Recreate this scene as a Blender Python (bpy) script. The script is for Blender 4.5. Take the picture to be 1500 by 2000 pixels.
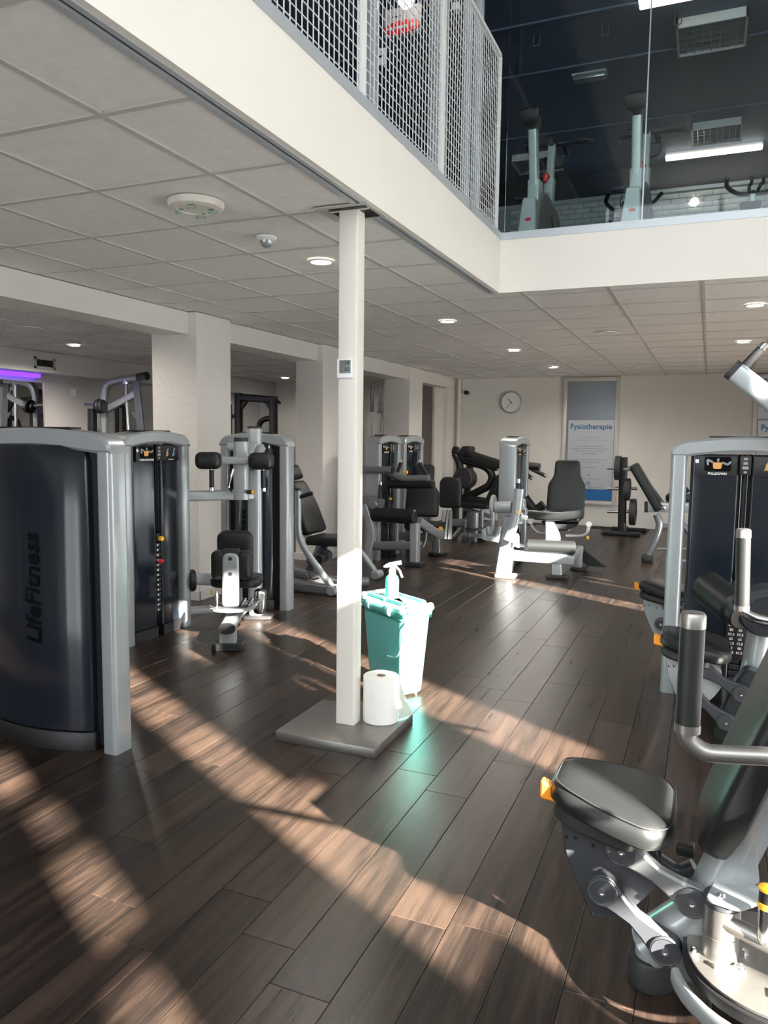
import bpy, bmesh, math, random
from mathutils import Vector, Matrix
random.seed(7)
for o in list(bpy.data.objects): bpy.data.objects.remove(o)
scene = bpy.context.scene
COL = scene.collection
PI = math.pi
# ---------------------------------------------------------------- camera
F_PX, PITCH, ROLL, YAW, CAM_H = 1489.0, .0979, .0123, .4005, 1.446
_f = Vector((-math.sin(YAW)*math.cos(PITCH), math.cos(YAW)*math.cos(PITCH), -math.sin(PITCH)))
_r = Vector((math.cos(YAW), math.sin(YAW), 0)); _u = _r.cross(_f)
AX = _r*math.cos(ROLL)+_u*math.sin(ROLL); AY = -_r*math.sin(ROLL)+_u*math.cos(ROLL)
cam = bpy.data.cameras.new('camera'); camo = bpy.data.objects.new('camera', cam); COL.objects.link(camo)
camo.matrix_world = Matrix(((AX.x, AY.x, -_f.x, 0), (AX.y, AY.y, -_f.y, 0), (AX.z, AY.z, -_f.z, CAM_H), (0, 0, 0, 1)))
cam.sensor_fit = 'HORIZONTAL'; cam.sensor_width = 36; cam.lens = F_PX/1500*36; cam.clip_start = .05
scene.camera = camo
def ray(x, y): return AX*((x-750)/F_PX)-AY*((y-1000)/F_PX)+_f
def at(x, y, Y): d = ray(x, y); return Vector((0, 0, CAM_H))+d*(Y/d.y)          # point on the plane y=Y
def atx(x, y, X): d = ray(x, y); return Vector((0, 0, CAM_H))+d*(X/d.x)
def atz(x, y, z): d = ray(x, y); return Vector((0, 0, CAM_H))+d*((z-CAM_H)/d.z)
def proj(p):
    q = Vector(p)-Vector((0, 0, CAM_H)); w = q.dot(_f)
    return (750+F_PX*q.dot(AX)/w, 1000-F_PX*q.dot(AY)/w, w)
# ---------------------------------------------------------------- world, sun, exposure
w = bpy.data.worlds.new('world'); scene.world = w; w.use_nodes = True
bg = w.node_tree.nodes['Background']; bg.inputs[0].default_value = (.86, .93, 1, 1); bg.inputs[1].default_value = 5.6
SUN = Vector((-.869, .495, -.452)).normalized()
sl = bpy.data.lights.new('sun', 'SUN'); sl.energy = 84; sl.angle = math.radians(.9); sl.color = (1, .91, .80)
so = bpy.data.objects.new('sun', sl); COL.objects.link(so); so.location = (8, -4, 9)
so.rotation_euler = SUN.to_track_quat('-Z', 'Y').to_euler()
vs = scene.view_settings; vs.view_transform = 'Standard'; vs.look = 'None'; vs.gamma = 1; vs.exposure = .32; vs.use_curve_mapping = False
# ---------------------------------------------------------------- materials
def nt(name):
    m = bpy.data.materials.new(name); m.use_nodes = True; n = m.node_tree
    return m, n, n.nodes['Principled BSDF']
def mat(name, c, rough=.5, metal=0, spec=.5, bump=0, bscale=200, var=0, vscale=8, coat=0, emit=0):
    m, n, b = nt(name)
    b.inputs['Base Color'].default_value = (*c, 1); b.inputs['Roughness'].default_value = rough
    b.inputs['Metallic'].default_value = metal; b.inputs['Specular IOR Level'].default_value = spec
    if coat: b.inputs['Coat Weight'].default_value = coat; b.inputs['Coat Roughness'].default_value = .08
    if emit:
        b.inputs['Emission Color'].default_value = (*c, 1); b.inputs['Emission Strength'].default_value = emit
    if bump:
        g = n.nodes.new('ShaderNodeNewGeometry'); t = n.nodes.new('ShaderNodeTexNoise'); t.inputs['Scale'].default_value = bscale
        t.inputs['Detail'].default_value = 4; n.links.new(g.outputs['Position'], t.inputs['Vector'])
        p = n.nodes.new('ShaderNodeBump'); p.inputs['Strength'].default_value = bump; p.inputs['Distance'].default_value = .01
        n.links.new(t.outputs['Fac'], p.inputs['Height']); n.links.new(p.outputs['Normal'], b.inputs['Normal'])
    if var:
        g = n.nodes.new('ShaderNodeNewGeometry'); t = n.nodes.new('ShaderNodeTexNoise'); t.inputs['Scale'].default_value = vscale
        t.inputs['Detail'].default_value = 6; t.inputs['Roughness'].default_value = .65; n.links.new(g.outputs['Position'], t.inputs['Vector'])
        r = n.nodes.new('ShaderNodeValToRGB'); r.color_ramp.elements[0].position = .3; r.color_ramp.elements[1].position = .7
        r.color_ramp.elements[0].color = (*[x*(1-var) for x in c], 1); r.color_ramp.elements[1].color = (*[min(1, x*(1+var)) for x in c], 1)
        n.links.new(t.outputs['Fac'], r.inputs['Fac']); n.links.new(r.outputs['Color'], b.inputs['Base Color'])
    return m
def wood():
    m, n, b = nt('dark_wood_plank'); N = n.nodes.new; L = n.links.new
    g = N('ShaderNodeNewGeometry'); oi = N('ShaderNodeObjectInfo')
    mp = N('ShaderNodeVectorMath'); mp.operation = 'MULTIPLY'; mp.inputs[1].default_value = (26, 1.5, 1); L(g.outputs['Position'], mp.inputs[0])
    cm = N('ShaderNodeCombineXYZ'); ml = N('ShaderNodeMath'); ml.operation = 'MULTIPLY'; ml.inputs[1].default_value = 37; L(oi.outputs['Random'], ml.inputs[0]); L(ml.outputs[0], cm.inputs[2]); L(ml.outputs[0], cm.inputs[1])
    ad = N('ShaderNodeVectorMath'); L(mp.outputs[0], ad.inputs[0]); L(cm.outputs[0], ad.inputs[1])
    t = N('ShaderNodeTexNoise'); t.inputs['Scale'].default_value = 1; t.inputs['Detail'].default_value = 7; t.inputs['Roughness'].default_value = .62; t.inputs['Distortion'].default_value = .5; L(ad.outputs[0], t.inputs['Vector'])
    mp2 = N('ShaderNodeVectorMath'); mp2.operation = 'MULTIPLY'; mp2.inputs[1].default_value = (170, 7, 1); L(g.outputs['Position'], mp2.inputs[0])
    t2 = N('ShaderNodeTexNoise'); t2.inputs['Scale'].default_value = 1; t2.inputs['Detail'].default_value = 3; L(mp2.outputs[0], t2.inputs['Vector'])
    mx = N('ShaderNodeMath'); mx.operation = 'MULTIPLY_ADD'; mx.inputs[1].default_value = .35; L(t2.outputs['Fac'], mx.inputs[0]); L(t.outputs['Fac'], mx.inputs[2])
    rv = N('ShaderNodeMath'); rv.operation = 'MULTIPLY_ADD'; rv.inputs[1].default_value = .22; L(oi.outputs['Random'], rv.inputs[0]); L(mx.outputs[0], rv.inputs[2])
    r = N('ShaderNodeValToRGB'); e = r.color_ramp.elements; e[0].position = .42; e[0].color = (.0072, .0058, .0052, 1); e[1].position = .95; e[1].color = (.052, .034, .0245, 1)
    e.new(.66).color = (.0175, .0125, .0102, 1)
    L(rv.outputs[0], r.inputs['Fac']); L(r.outputs['Color'], b.inputs['Base Color'])
    rr = N('ShaderNodeMath'); rr.operation = 'MULTIPLY_ADD'; rr.inputs[1].default_value = .16; rr.inputs[2].default_value = .22; L(t.outputs['Fac'], rr.inputs[0]); L(rr.outputs[0], b.inputs['Roughness'])
    n3 = N('ShaderNodeTexNoise'); n3.inputs['Scale'].default_value = 320; L(g.outputs['Position'], n3.inputs['Vector'])
    hs = N('ShaderNodeMath'); hs.operation = 'MULTIPLY_ADD'; hs.inputs[1].default_value = .5; L(n3.outputs['Fac'], hs.inputs[0]); L(mx.outputs[0], hs.inputs[2])
    bp = N('ShaderNodeBump'); bp.inputs['Strength'].default_value = .16; bp.inputs['Distance'].default_value = .004; L(hs.outputs[0], bp.inputs['Height']); L(bp.outputs['Normal'], b.inputs['Normal'])
    b.inputs['Specular IOR Level'].default_value = .36
    return m
def glassy(name, tint=(.9, .95, .95), ior=1.45, dark=0):
    m = bpy.data.materials.new(name); m.use_nodes = True; n = m.node_tree; n.nodes.clear(); N = n.nodes.new
    o = N('ShaderNodeOutputMaterial'); t = N('ShaderNodeBsdfTransparent'); t.inputs[0].default_value = (*tint, 1)
    gl = N('ShaderNodeBsdfGlossy'); gl.inputs['Roughness'].default_value = .02; fr = N('ShaderNodeFresnel'); fr.inputs[0].default_value = ior
    mx = N('ShaderNodeMixShader'); n.links.new(fr.outputs[0], mx.inputs[0]); n.links.new(t.outputs[0], mx.inputs[1]); n.links.new(gl.outputs[0], mx.inputs[2]); n.links.new(mx.outputs[0], o.inputs[0])
    return m
MT = dict(
 wood=wood(), gap=mat('plank_gap', (.006, .005, .004), .8),
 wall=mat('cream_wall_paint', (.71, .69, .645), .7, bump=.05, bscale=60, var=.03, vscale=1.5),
 wallr=mat('rough_white_plaster', (.72, .69, .64), .7, bump=.55, bscale=26),
 fascia=mat('white_fascia_board', (.82, .78, .71), .55, var=.02, vscale=2),
 trim=mat('grey_metal_trim', (.50, .54, .57), .4, .3), black=mat('black_plastic', (.008, .008, .009), .45),
 tile=mat('mineral_ceiling_tile', (.80, .79, .76), .9, var=.05, vscale=14, bump=.1, bscale=90), bar=mat('grid_bar_white', (.54, .53, .50), .5),
 column=mat('white_column_paint', (.74, .70, .63), .4), steel=mat('brushed_steel_plate', (.30, .29, .275), .38, .85, var=.06, vscale=30),
 silver=mat('silver_frame_paint', (.36, .39, .405), .3, .3, coat=.35), silver2=mat('grey_frame_paint', (.22, .235, .245), .3, .5, coat=.3),
 shroud=mat('smoked_dark_shroud', (.010, .014, .021), .14, spec=.4), shroud2=mat('dark_matte_shroud', (.022, .026, .031), .32),
 leather=mat('black_upholstery', (.012, .0135, .014), .38, spec=.35, bump=.08, bscale=400), grip=mat('black_rubber_grip', (.012, .013, .014), .5),
 chrome=mat('chrome', (.75, .76, .77), .12, 1), rubber=mat('dark_rubber', (.02, .021, .022), .55), link=mat('charcoal_link_paint', (.05, .054, .062), .4, .2),
 orange=mat('orange_plastic', (.85, .30, .03), .35), yellow=mat('amber_plastic', (.95, .48, .03), .3), red=mat('red_plastic', (.7, .02, .03), .3),
 white=mat('white_plastic', (.85, .86, .85), .35), paper=mat('white_paper', (.86, .84, .80), .9, bump=.1, bscale=300), card=mat('cardboard', (.35, .26, .18), .8),
 teal=mat('teal_bin_plastic', (.14, .46, .42), .32), tealtop=mat('pale_teal_lid_plastic', (.24, .56, .51), .35), print=mat('white_print', (.8, .8, .8), .6),
 greyp=mat('grey_print', (.30, .31, .32), .6), tan=mat('orange_print', (.75, .36, .10), .6), blue=mat('blue_print', (.01, .13, .36), .5), blackprint=mat('black_print', (.002, .002, .003), .6, spec=.08),
 navy=mat('navy_paint', (.15, .19, .275), .6), darkwall=mat('black_wall_paint', (.006, .007, .009), .6), brick=mat('white_painted_brick', (.62, .66, .64), .7),
 mortar=mat('brick_joint', (.40, .43, .42), .8), meshm=mat('white_wire_mesh', (.78, .79, .77), .4), bsil=mat('pale_bike_frame_paint', (.52, .56, .55), .35, .2), bgrey=mat('grey_bike_cover', (.14, .145, .145), .4),
 lamp=mat('downlight_glow', (1, .90, .74), .4, emit=14), tube=mat('lamp_glow', (1, .88, .76), .4, emit=4.5), led=mat('violet_led', (.14, .03, 1), .4, emit=2.6),
 louver=mat('lamp_louver', (.42, .46, .47), .3, .6), sign=mat('poster_silver', (.47, .51, .54), .35, .3), doorg=mat('frosted_glass', (.22, .25, .28), .22, .2), board=mat('sign_grey', (.45, .46, .46), .6),
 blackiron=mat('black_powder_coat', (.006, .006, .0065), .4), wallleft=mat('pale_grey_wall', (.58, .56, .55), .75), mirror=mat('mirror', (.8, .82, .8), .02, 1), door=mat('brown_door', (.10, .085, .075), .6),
 steelw=mat('pale_steel_frame', (.62, .58, .53), .45, .3), glass=glassy('clear_glass', ior=1.32), label=mat('paper_label', (.72, .74, .74), .6), spray=mat('mint_bottle', (.10, .78, .55), .25), bag=glassy('clear_bin_liner', (.86, .97, .95), 1.3), lcd=mat('lcd_grey', (.16, .18, .17), .3))
sp = MT['spray'].node_tree.nodes['Principled BSDF']; sp.inputs['Transmission Weight'].default_value = .35; sp.inputs['Roughness'].default_value = .3
tp = MT['teal'].node_tree.nodes['Principled BSDF']; tp.inputs['Subsurface Weight'].default_value = .25; tp.inputs['Subsurface Radius'].default_value = (.03, .06, .06)
# ---------------------------------------------------------------- object helpers
INV = {}
def obj(name, bm, m, parent=None, smooth=True, ang=38):
    me = bpy.data.meshes.new(name)
    bmesh.ops.recalc_face_normals(bm, faces=bm.faces)
    if parent is not None: bm.transform(INV[parent.name])
    bm.to_mesh(me); bm.free()
    if smooth:
        for p in me.polygons: p.use_smooth = True
        me.set_sharp_from_angle(angle=math.radians(ang))
    me.materials.append(MT[m] if isinstance(m, str) else m)
    o = bpy.data.objects.new(name, me); COL.objects.link(o)
    if parent is not None: o.parent = parent; INV[o.name] = INV[parent.name]
    else: INV[o.name] = Matrix.Identity(4)
    return o
def tag(o, label, cat, group=None, kind=None):
    if label: o['label'] = label
    if cat: o['category'] = cat
    if group: o['group'] = group
    if kind: o['kind'] = kind
    return o
def thing(name, label, cat, loc, group=None):
    e = bpy.data.objects.new(name, None); COL.objects.link(e); e.location = loc; e.empty_display_size = .1
    INV[e.name] = Matrix.Translation(-Vector(loc)); return tag(e, label, cat, group)
def struct(name, bm, m, parent=None, smooth=False):
    o = obj(name, bm, m, parent, smooth)
    if parent is None: o['kind'] = 'structure'
    return o
def copy_tree(o, parent=None):
    c = o.copy(); COL.objects.link(c); c.parent = parent
    for ch in list(o.children): copy_tree(ch, c)
    return c
B = bmesh.new
I4 = Matrix.Identity(4)
def frame(o, x, y):  # matrix from origin, x axis, approx y axis
    x = Vector(x).normalized(); y = Vector(y); z = x.cross(y).normalized(); y = z.cross(x)
    return Matrix(((x.x, y.x, z.x, o[0]), (x.y, y.y, z.y, o[1]), (x.z, y.z, z.z, o[2]), (0, 0, 0, 1)))
def RZ(a, o=(0, 0, 0)): return Matrix.Translation(o) @ Matrix.Rotation(a, 4, 'Z')
def box(c, s, bev=0, M=I4, bm=None, seg=2):
    b = B(); bmesh.ops.create_cube(b, size=1)
    bmesh.ops.scale(b, vec=s, verts=b.verts)
    if bev: bmesh.ops.bevel(b, geom=list(b.edges), offset=min(bev, min(s)*.49), segments=seg, affect='EDGES', profile=.5)
    b.transform(M @ Matrix.Translation(c))
    return join(bm, b)
def join(bm, b):
    if bm is None: return b
    me = bpy.data.meshes.new('t'); b.to_mesh(me); b.free(); bm.from_mesh(me); bpy.data.meshes.remove(me); return bm
def bx2(a, b_, bev=0, bm=None):
    a = Vector(a); b_ = Vector(b_); return box((a+b_)/2, [abs(x) for x in (b_-a)], bev, I4, bm)
def fillet(pts, r, n=6):
    pts = [Vector(p) for p in pts]
    if not r or len(pts) < 3: return pts
    out = [pts[0]]
    for i in range(1, len(pts)-1):
        a, p, c = pts[i-1], pts[i], pts[i+1]; u = (a-p); v = (c-p); rr = min(r, u.length*.49, v.length*.49)
        u.normalize(); v.normalize(); s = p+u*rr; e = p+v*rr
        for k in range(n+1):
            t = k/n; out.append(s*(1-t)**2+p*2*t*(1-t)+e*t*t)
    out.append(pts[-1]); return out
def tube(pts, r, fil=0, seg=12, sec=None, up=None, bm=None, cap=True):
    """sweep; sec=(a,b,power) gives a superellipse section, r may be a list of radii"""
    P = fillet(pts, fil); n = len(P); bm = bm or B()
    T = [((P[min(i+1, n-1)]-P[max(i-1, 0)])).normalized() for i in range(n)]
    u = Vector(up) if up else (Vector((0, 0, 1)) if abs(T[0].z) < .9 else Vector((0, 1, 0)))
    rings = []
    for i in range(n):
        u = (u-T[i]*u.dot(T[i])).normalized(); v = T[i].cross(u); ring = []
        rr = r[min(len(r)-1, int(i*len(r)/n))] if isinstance(r, (list, tuple)) else r
        for k in range(seg):
            a = 2*PI*(k+.5)/seg; ca, sa = math.cos(a), math.sin(a)
            if sec:
                e = 2/sec[2]; x = sec[0]*math.copysign(abs(ca)**e, ca); y = sec[1]*math.copysign(abs(sa)**e, sa)
            else: x, y = rr*ca, rr*sa
            ring.append(bm.verts.new(P[i]+v*x+u*y))
        rings.append(ring)
    for i in range(n-1):
        for k in range(seg): bm.faces.new((rings[i][k], rings[i][(k+1) % seg], rings[i+1][(k+1) % seg], rings[i+1][k]))
    if cap:
        bm.faces.new(rings[0][::-1]); bm.faces.new(rings[-1])
    return bm
def beam(p, q, a, b_, up=None, bm=None, fil=0, pw=5, seg=20):  # rounded rectangular tube, half sizes a (side) b (up)
    pts = p if q is None else [p, q]
    return tube(pts, 0, fil, seg, (a, b_, pw), up, bm)
def cyl(p, q, r, r2=None, seg=20, bev=0, bm=None):
    p = Vector(p); q = Vector(q); d = (q-p)
    if bev:
        L = d.length; dn = d/L; prof = [(0, r-bev), (bev, r), (L-bev, r), (L, r-bev)]
    else: prof = [(0, r), (d.length, r if r2 is None else r2)]; dn = d.normalized()
    return lathe(prof, p, dn, seg, bm)
def lathe(prof, o, axis, seg=24, bm=None):
    axis = Vector(axis).normalized(); u = axis.orthogonal().normalized(); v = axis.cross(u); bm = bm or B(); rings = []
    for h, r in prof:
        rings.append([bm.verts.new(Vector(o)+axis*h+(u*math.cos(2*PI*k/seg)+v*math.sin(2*PI*k/seg))*max(r, 1e-4)) for k in range(seg)])
    for i in range(len(rings)-1):
        for k in range(seg): bm.faces.new((rings[i][k], rings[i][(k+1) % seg], rings[i+1][(k+1) % seg], rings[i+1][k]))
    bm.faces.new(rings[0][::-1]); bm.faces.new(rings[-1]); return bm
def rrect(w, h, r, n=5, cx=0, cy=0):
    out = []
    for sx, sy, a in ((1, 1, 0), (-1, 1, 90), (-1, -1, 180), (1, -1, 270)):
        for k in range(n+1):
            t = math.radians(a+90*k/n); out.append((cx+sx*(w/2-r)+r*math.cos(t), cy+sy*(h/2-r)+r*math.sin(t)))
    return out
def rpoly(pts, r, n=5):
    P = [Vector((p[0], p[1], 0)) for p in pts]; out = []; m = len(P)
    for i in range(m):
        a, p, c = P[i-1], P[i], P[(i+1) % m]; u = a-p; v = c-p; rr = min(r if not isinstance(r, (list, tuple)) else r[i], u.length*.49, v.length*.49)
        u.normalize(); v.normalize(); s = p+u*rr; e = p+v*rr
        for k in range(n+1):
            t = k/n; q = s*(1-t)**2+p*2*t*(1-t)+e*t*t; out.append((q.x, q.y))
    return out
def inset(pts, d):
    m = len(pts); out = []
    A = sum(pts[i-1][0]*pts[i][1]-pts[i][0]*pts[i-1][1] for i in range(m)); s = 1 if A > 0 else -1
    for i in range(m):
        a = Vector(pts[i-1]); p = Vector(pts[i]); c = Vector(pts[(i+1) % m]); t = (c-a)
        if t.length < 1e-9: out.append(tuple(p)); continue
        t.normalize(); out.append((p.x-t.y*d*s, p.y+t.x*d*s))
    return out
def layered(outline, layers, M=I4, bm=None, dome=0):
    """stack of inset outlines [(inset, z)], capped"""
    bm = bm or B(); rings = []
    for d, z in layers: rings.append([bm.verts.new(M @ Vector((x, y, z))) for x, y in (inset(outline, d) if d else outline)])
    m = len(outline)
    for i in range(len(rings)-1):
        for k in range(m): bm.faces.new((rings[i][k], rings[i][(k+1) % m], rings[i+1][(k+1) % m], rings[i+1][k]))
    bm.faces.new(rings[0][::-1])
    if dome:
        cx = sum(p[0] for p in outline)/m; cy = sum(p[1] for p in outline)/m; z0 = layers[-1][1]; last = rings[-1]; base = inset(outline, layers[-1][0])
        for f, h in ((.8, .5), (.5, .85), (.2, 1)):
            ring = [bm.verts.new(M @ Vector((cx+(x-cx)*f, cy+(y-cy)*f, z0+dome*h))) for x, y in base]
            for k in range(m): bm.faces.new((last[k], last[(k+1) % m], ring[(k+1) % m], ring[k]))
            last = ring
        bm.faces.new(last)
    else: bm.faces.new(rings[-1])
    return bm
def prism(outline, t, M=I4, bev=.004, bm=None):
    return layered(outline, [(bev, 0), (0, bev), (0, t-bev), (bev, t)] if bev else [(0, 0), (0, t)], M, bm)
def pad(outline, t, M=I4, e=.018, bm=None, dome=.006):
    return layered(outline, [(e*.7, 0), (e*.2, e*.3), (0, e), (0, t-e), (e*.15, t-e*.5), (e*.5, t-e*.15), (e, t)], M, bm, dome)
def text(name, s, size, m, M, parent=None, align='CENTER', ext=.0006, sx=1, shear=0, bold=0):
    c = bpy.data.curves.new('t', 'FONT'); c.body = s; c.size = size; c.align_x = align; c.align_y = 'CENTER'; c.extrude = ext; c.shear = shear; c.offset = bold; c.resolution_u = 3
    o = bpy.data.objects.new('t', c); COL.objects.link(o); dg = bpy.context.evaluated_depsgraph_get()
    me = bpy.data.meshes.new_from_object(o.evaluated_get(dg)); bpy.data.objects.remove(o)
    b = B(); b.from_mesh(me); bpy.data.meshes.remove(me); b.transform(M @ Matrix.Diagonal((sx, 1, 1, 1)))
    return obj(name, b, m, parent, smooth=False)
# ================================================================ SETTING
CZ = 2.487; XF = -1.441; YF = 5.475; XR = 3.2; XR2 = 1.9; YJ = 4.4; XL = -8.3; YB = 13.17; YG = -2.2; RZF = 5.4; YU = 12.0
floor = struct('floor', bx2((XL, YG, -.12), (XR, YB, -.006)), 'gap')
PW, PL = .18, 1.22
def plank_bm(bm=None, c=(0, 0, 0)):
    b = B(); bmesh.ops.create_cube(b, size=1); bmesh.ops.scale(b, vec=(PW-.002, PL-.002, .006), verts=b.verts)
    top = [e for e in b.edges if all(v.co.z > 0 for v in e.verts)]
    bmesh.ops.bevel(b, geom=top, offset=.0012, segments=1, affect='EDGES'); b.transform(Matrix.Translation((c[0], c[1], c[2]-.003)))
    return join(bm, b)
spots = []
for j in range(-42, 23):
    x = -.825+PW*(j+.5)
    off = {0: 2.032, -1: 2.85}.get(j, random.random()*PL)
    k0 = math.floor((YG-off)/PL)
    for k in range(k0, k0+14):
        y = off+PL*(k+.5)
        if y+PL/2 > YB+.6 or y < YG: continue
        vis = False
        for dx in (-.09, .09):
            for dy in (-.6, 0, .6):
                a = proj((x+dx, y+dy, 0))
                if a[2] > .3 and -60 < a[0] < 1560 and 900 < a[1] < 2060: vis = True
        if y+PL/2 > YB: vis = False
        hid = (x < -3.6 and y > 2.5) or (x > .1 and y > 4.4)
        spots.append((not vis or hid, Vector((x, y, 0)).length, x, y))
spots.sort()
pm = None; rest = None
for i, (h, d, x, y) in enumerate(spots):
    if i < 300 and not h:
        if pm is None:
            o = obj('plank', plank_bm(), 'wood', floor, smooth=False); pm = o.data
        else:
            o = bpy.data.objects.new('plank', pm); COL.objects.link(o); o.parent = floor
        o.location = (x, y, 0)
    else:
        yy = min(y, YB-PL/2); rest = plank_bm(rest, (x, yy if yy == y else yy, -.0004 if yy != y else 0))
po = obj('plank_field', rest, 'wood', floor, smooth=False); po['kind'] = 'stuff'
# ---- ceiling of the lower storey
ceil = struct('ceiling', bx2((XL, YG, CZ+.02), (XF-.03, YB, 2.84)), 'bar')
ceil2 = struct('ceiling_rear', bx2((XF-.03, YF+.03, CZ+.02), (XR2, YB, 2.84)), 'bar')
gx0, gy0 = -2.49, 2.645
def tile_bm(w, h, bm=None, c=(0, 0, 0)): return box((c[0], c[1], CZ+.0125), (w, h, .015), 0, I4, bm)
tl = []; extra = []
for i in range(-10, 10):
    for j in range(-9, 18):
        x0, x1 = gx0+.6*i, gx0+.6*(i+1); y0, y1 = gy0+.6*j, gy0+.6*(j+1)
        x0 = max(x0, XL); x1 = min(x1, XR2); y1 = min(y1, YB); y0 = max(y0, YG)
        if y1 <= YF+.001: x1 = min(x1, XF-.09)
        elif y0 < YF and x1 > XF-.09:
            if x0 >= XF-.2: y0 = YF+.03
            else:
                extra.append((XF-.088, x1, YF+.027, y1)); x1 = XF-.09
        if x1-x0 < .05 or y1-y0 < .05: continue
        c = ((x0+x1)/2, (y0+y1)/2); a = proj((*c, CZ)); vis = a[2] > .3 and -150 < a[0] < 1650 and -150 < a[1] < 900
        tl.append((not vis, a[2] if vis else 99, x0, x1, y0, y1))
tl += [(False, 1, *e) for e in extra]
tl.sort(); rest = None; shared = {}
for i, (h, d, x0, x1, y0, y1) in enumerate(tl):
    w_, h_ = round(x1-x0-.002, 4), round(y1-y0-.002, 4); c = ((x0+x1)/2, (y0+y1)/2)
    if not h and i < 300:
        p = ceil if c[0] < XF or c[1] < YF else ceil2
        if (w_, h_) not in shared:
            o = obj('ceiling_tile', tile_bm(w_, h_), 'tile', p, smooth=False); shared[(w_, h_)] = o.data
        else:
            o = bpy.data.objects.new('ceiling_tile', shared[(w_, h_)]); COL.objects.link(o); o.parent = p
        o.location = (c[0], c[1], 0)
    else: rest = tile_bm(w_, h_, rest, (c[0], c[1], 0))
if rest: obj('ceiling_tile_field', rest, 'tile', ceil, smooth=False)['kind'] = 'stuff'
for i in range(-9, 10):
    x = gx0+.6*i; a = YG if x < XF-.08 else YF+.03
    if XL < x < XR2: obj('grid_bar', bx2((x-.012, a, CZ-.002), (x+.012, YB, CZ+.015)), 'bar', ceil, False)
for j in range(-8, 18):
    y = gy0+.6*j; b_ = XF-.08 if y < YF+.03 else XR2
    obj('grid_bar', bx2((XL, y-.012, CZ-.0015), (b_, y+.012, CZ+.015)), 'bar', ceil, False)
# ---- floor edge of the upper storey: fascias, trims, slot profile
struct('trim_1', bx2((XF-.025, YG, CZ), (XF, YF+.02, 2.857)), 'fascia'); struct('trim_2', bx2((XF-.02, YF, CZ-.001), (XR2, YF+.025, 2.852)), 'fascia')
t3 = struct('trim_3', bx2((XF-.06, YG, 2.857), (XF+.006, YF-.006, 2.905)), 'trim'); struct('trim_4', bx2((XF-.06, YF-.006, 2.852), (XR2, YF+.06, 2.903)), 'trim')
obj('trim_joint', bx2((XF+.004, 4.70, 2.857), (XF+.0068, 4.704, 2.905)), 'black', t3, False)
struct('trim_5', bx2((XF-.045, YG, CZ-.004), (XF-.025, YF, CZ+.03)), 'trim'); struct('trim_6', bx2((XF-.062, YG, CZ+.004), (XF-.045, YF, CZ+.03)), 'black')
struct('trim_7', bx2((XF-.088, YG, CZ-.005), (XF-.062, YF, CZ+.03)), 'trim')
struct('floor_upper', bx2((-5.2, YG, 2.845), (XF-.03, YU, 2.868)), 'black'); struct('floor_upper_rear', bx2((XF-.03, YF+.03, 2.845), (XR2, YU, 2.868)), 'black')
# ---- walls
struct('wall_back', bx2((XL, YB, -.1), (XR, YB+.15, 2.84)), 'wall')
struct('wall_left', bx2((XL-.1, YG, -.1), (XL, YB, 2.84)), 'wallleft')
struct('baseboard_back', bx2((-4.2, YB-.015, 0), (XR, YB, .10)), 'wall')
SUN_SLITS = [(1.5, 1.78, .28, 1.95), (2.9, 3.32, .22, 1.75), (6.45, 6.72, .15, 1.8), (2.24, 2.45, 1.50, 1.69), (2.45, 2.66, 1.73, 2.05), (1.78, 1.90, .42, .8), (1.78, 2.0, 0, .35), (.60, .80, .50, .72), (.66, .86, .80, 1.04), (.68, .84, 1.1, 1.22), (.60, .78, 1.3, 1.5), (7.31, 7.37, .3, .62), (7.5, 7.58, .45, .62), (6.72, 7.28, .95, 1.6), (2.6, 2.7, .85, 1.15), (4.3, 4.5, 1.55, 1.85)]  # invented openings in the unseen right walls, cut to shape the sun strips
def slit_wall(name, X, y0, y1, openings):
    ys = sorted({y0, y1} | {min(max(v, y0), y1) for q in openings for v in q[:2]}); zs = sorted({-.1, RZF} | {v for q in openings for v in q[2:]}); wb = None
    for a, b_ in zip(zs, zs[1:]):
        run = None
        for c, d in list(zip(ys, ys[1:]))+[(None, None)]:
            solid = c is not None and not any(q[0]-1e-6 <= (c+d)/2 <= q[1] and q[2] <= (a+b_)/2 <= q[3] for q in openings)
            if solid: run = (run[0], d) if run else (c, d)
            elif run: wb = bx2((X, run[0], a), (X+.06, run[1], b_), 0, wb); run = None
    struct(name, wb, 'wall')
fr = [q for q in SUN_SLITS if q[0] < 5]; rr_ = [q for q in SUN_SLITS if q[0] > 5]
slit_wall('wall_right_slits', XR, YG, YJ, [(q[0]-.57*XR, q[1]-.57*XR, q[2]+.52*XR, q[3]+.52*XR) for q in fr]+[(1.2, 2.3, .15, 1.5), (2.85, 4.3, .15, 1.5)])  # unseen wall with sun slits, plus low openings added for light from the right
slit_wall('wall_rear_slits', XR2, YJ, YB, [(q[0]-.57*XR2, q[1]-.57*XR2, q[2]+.52*XR2, min(q[3]+.52*XR2, 2.46)) for q in rr_]+[(5.7+i*1.3, 6.85+i*1.3, .1, .84) for i in range(4)])  # unseen rear wall, slits and low openings added to steer the light
struct('wall_right_jog', bx2((XR2, YJ-.06, -.1), (XR, YJ, RZF)), 'wall')  # unseen jog, added so the sun can reach the leg extension
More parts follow.
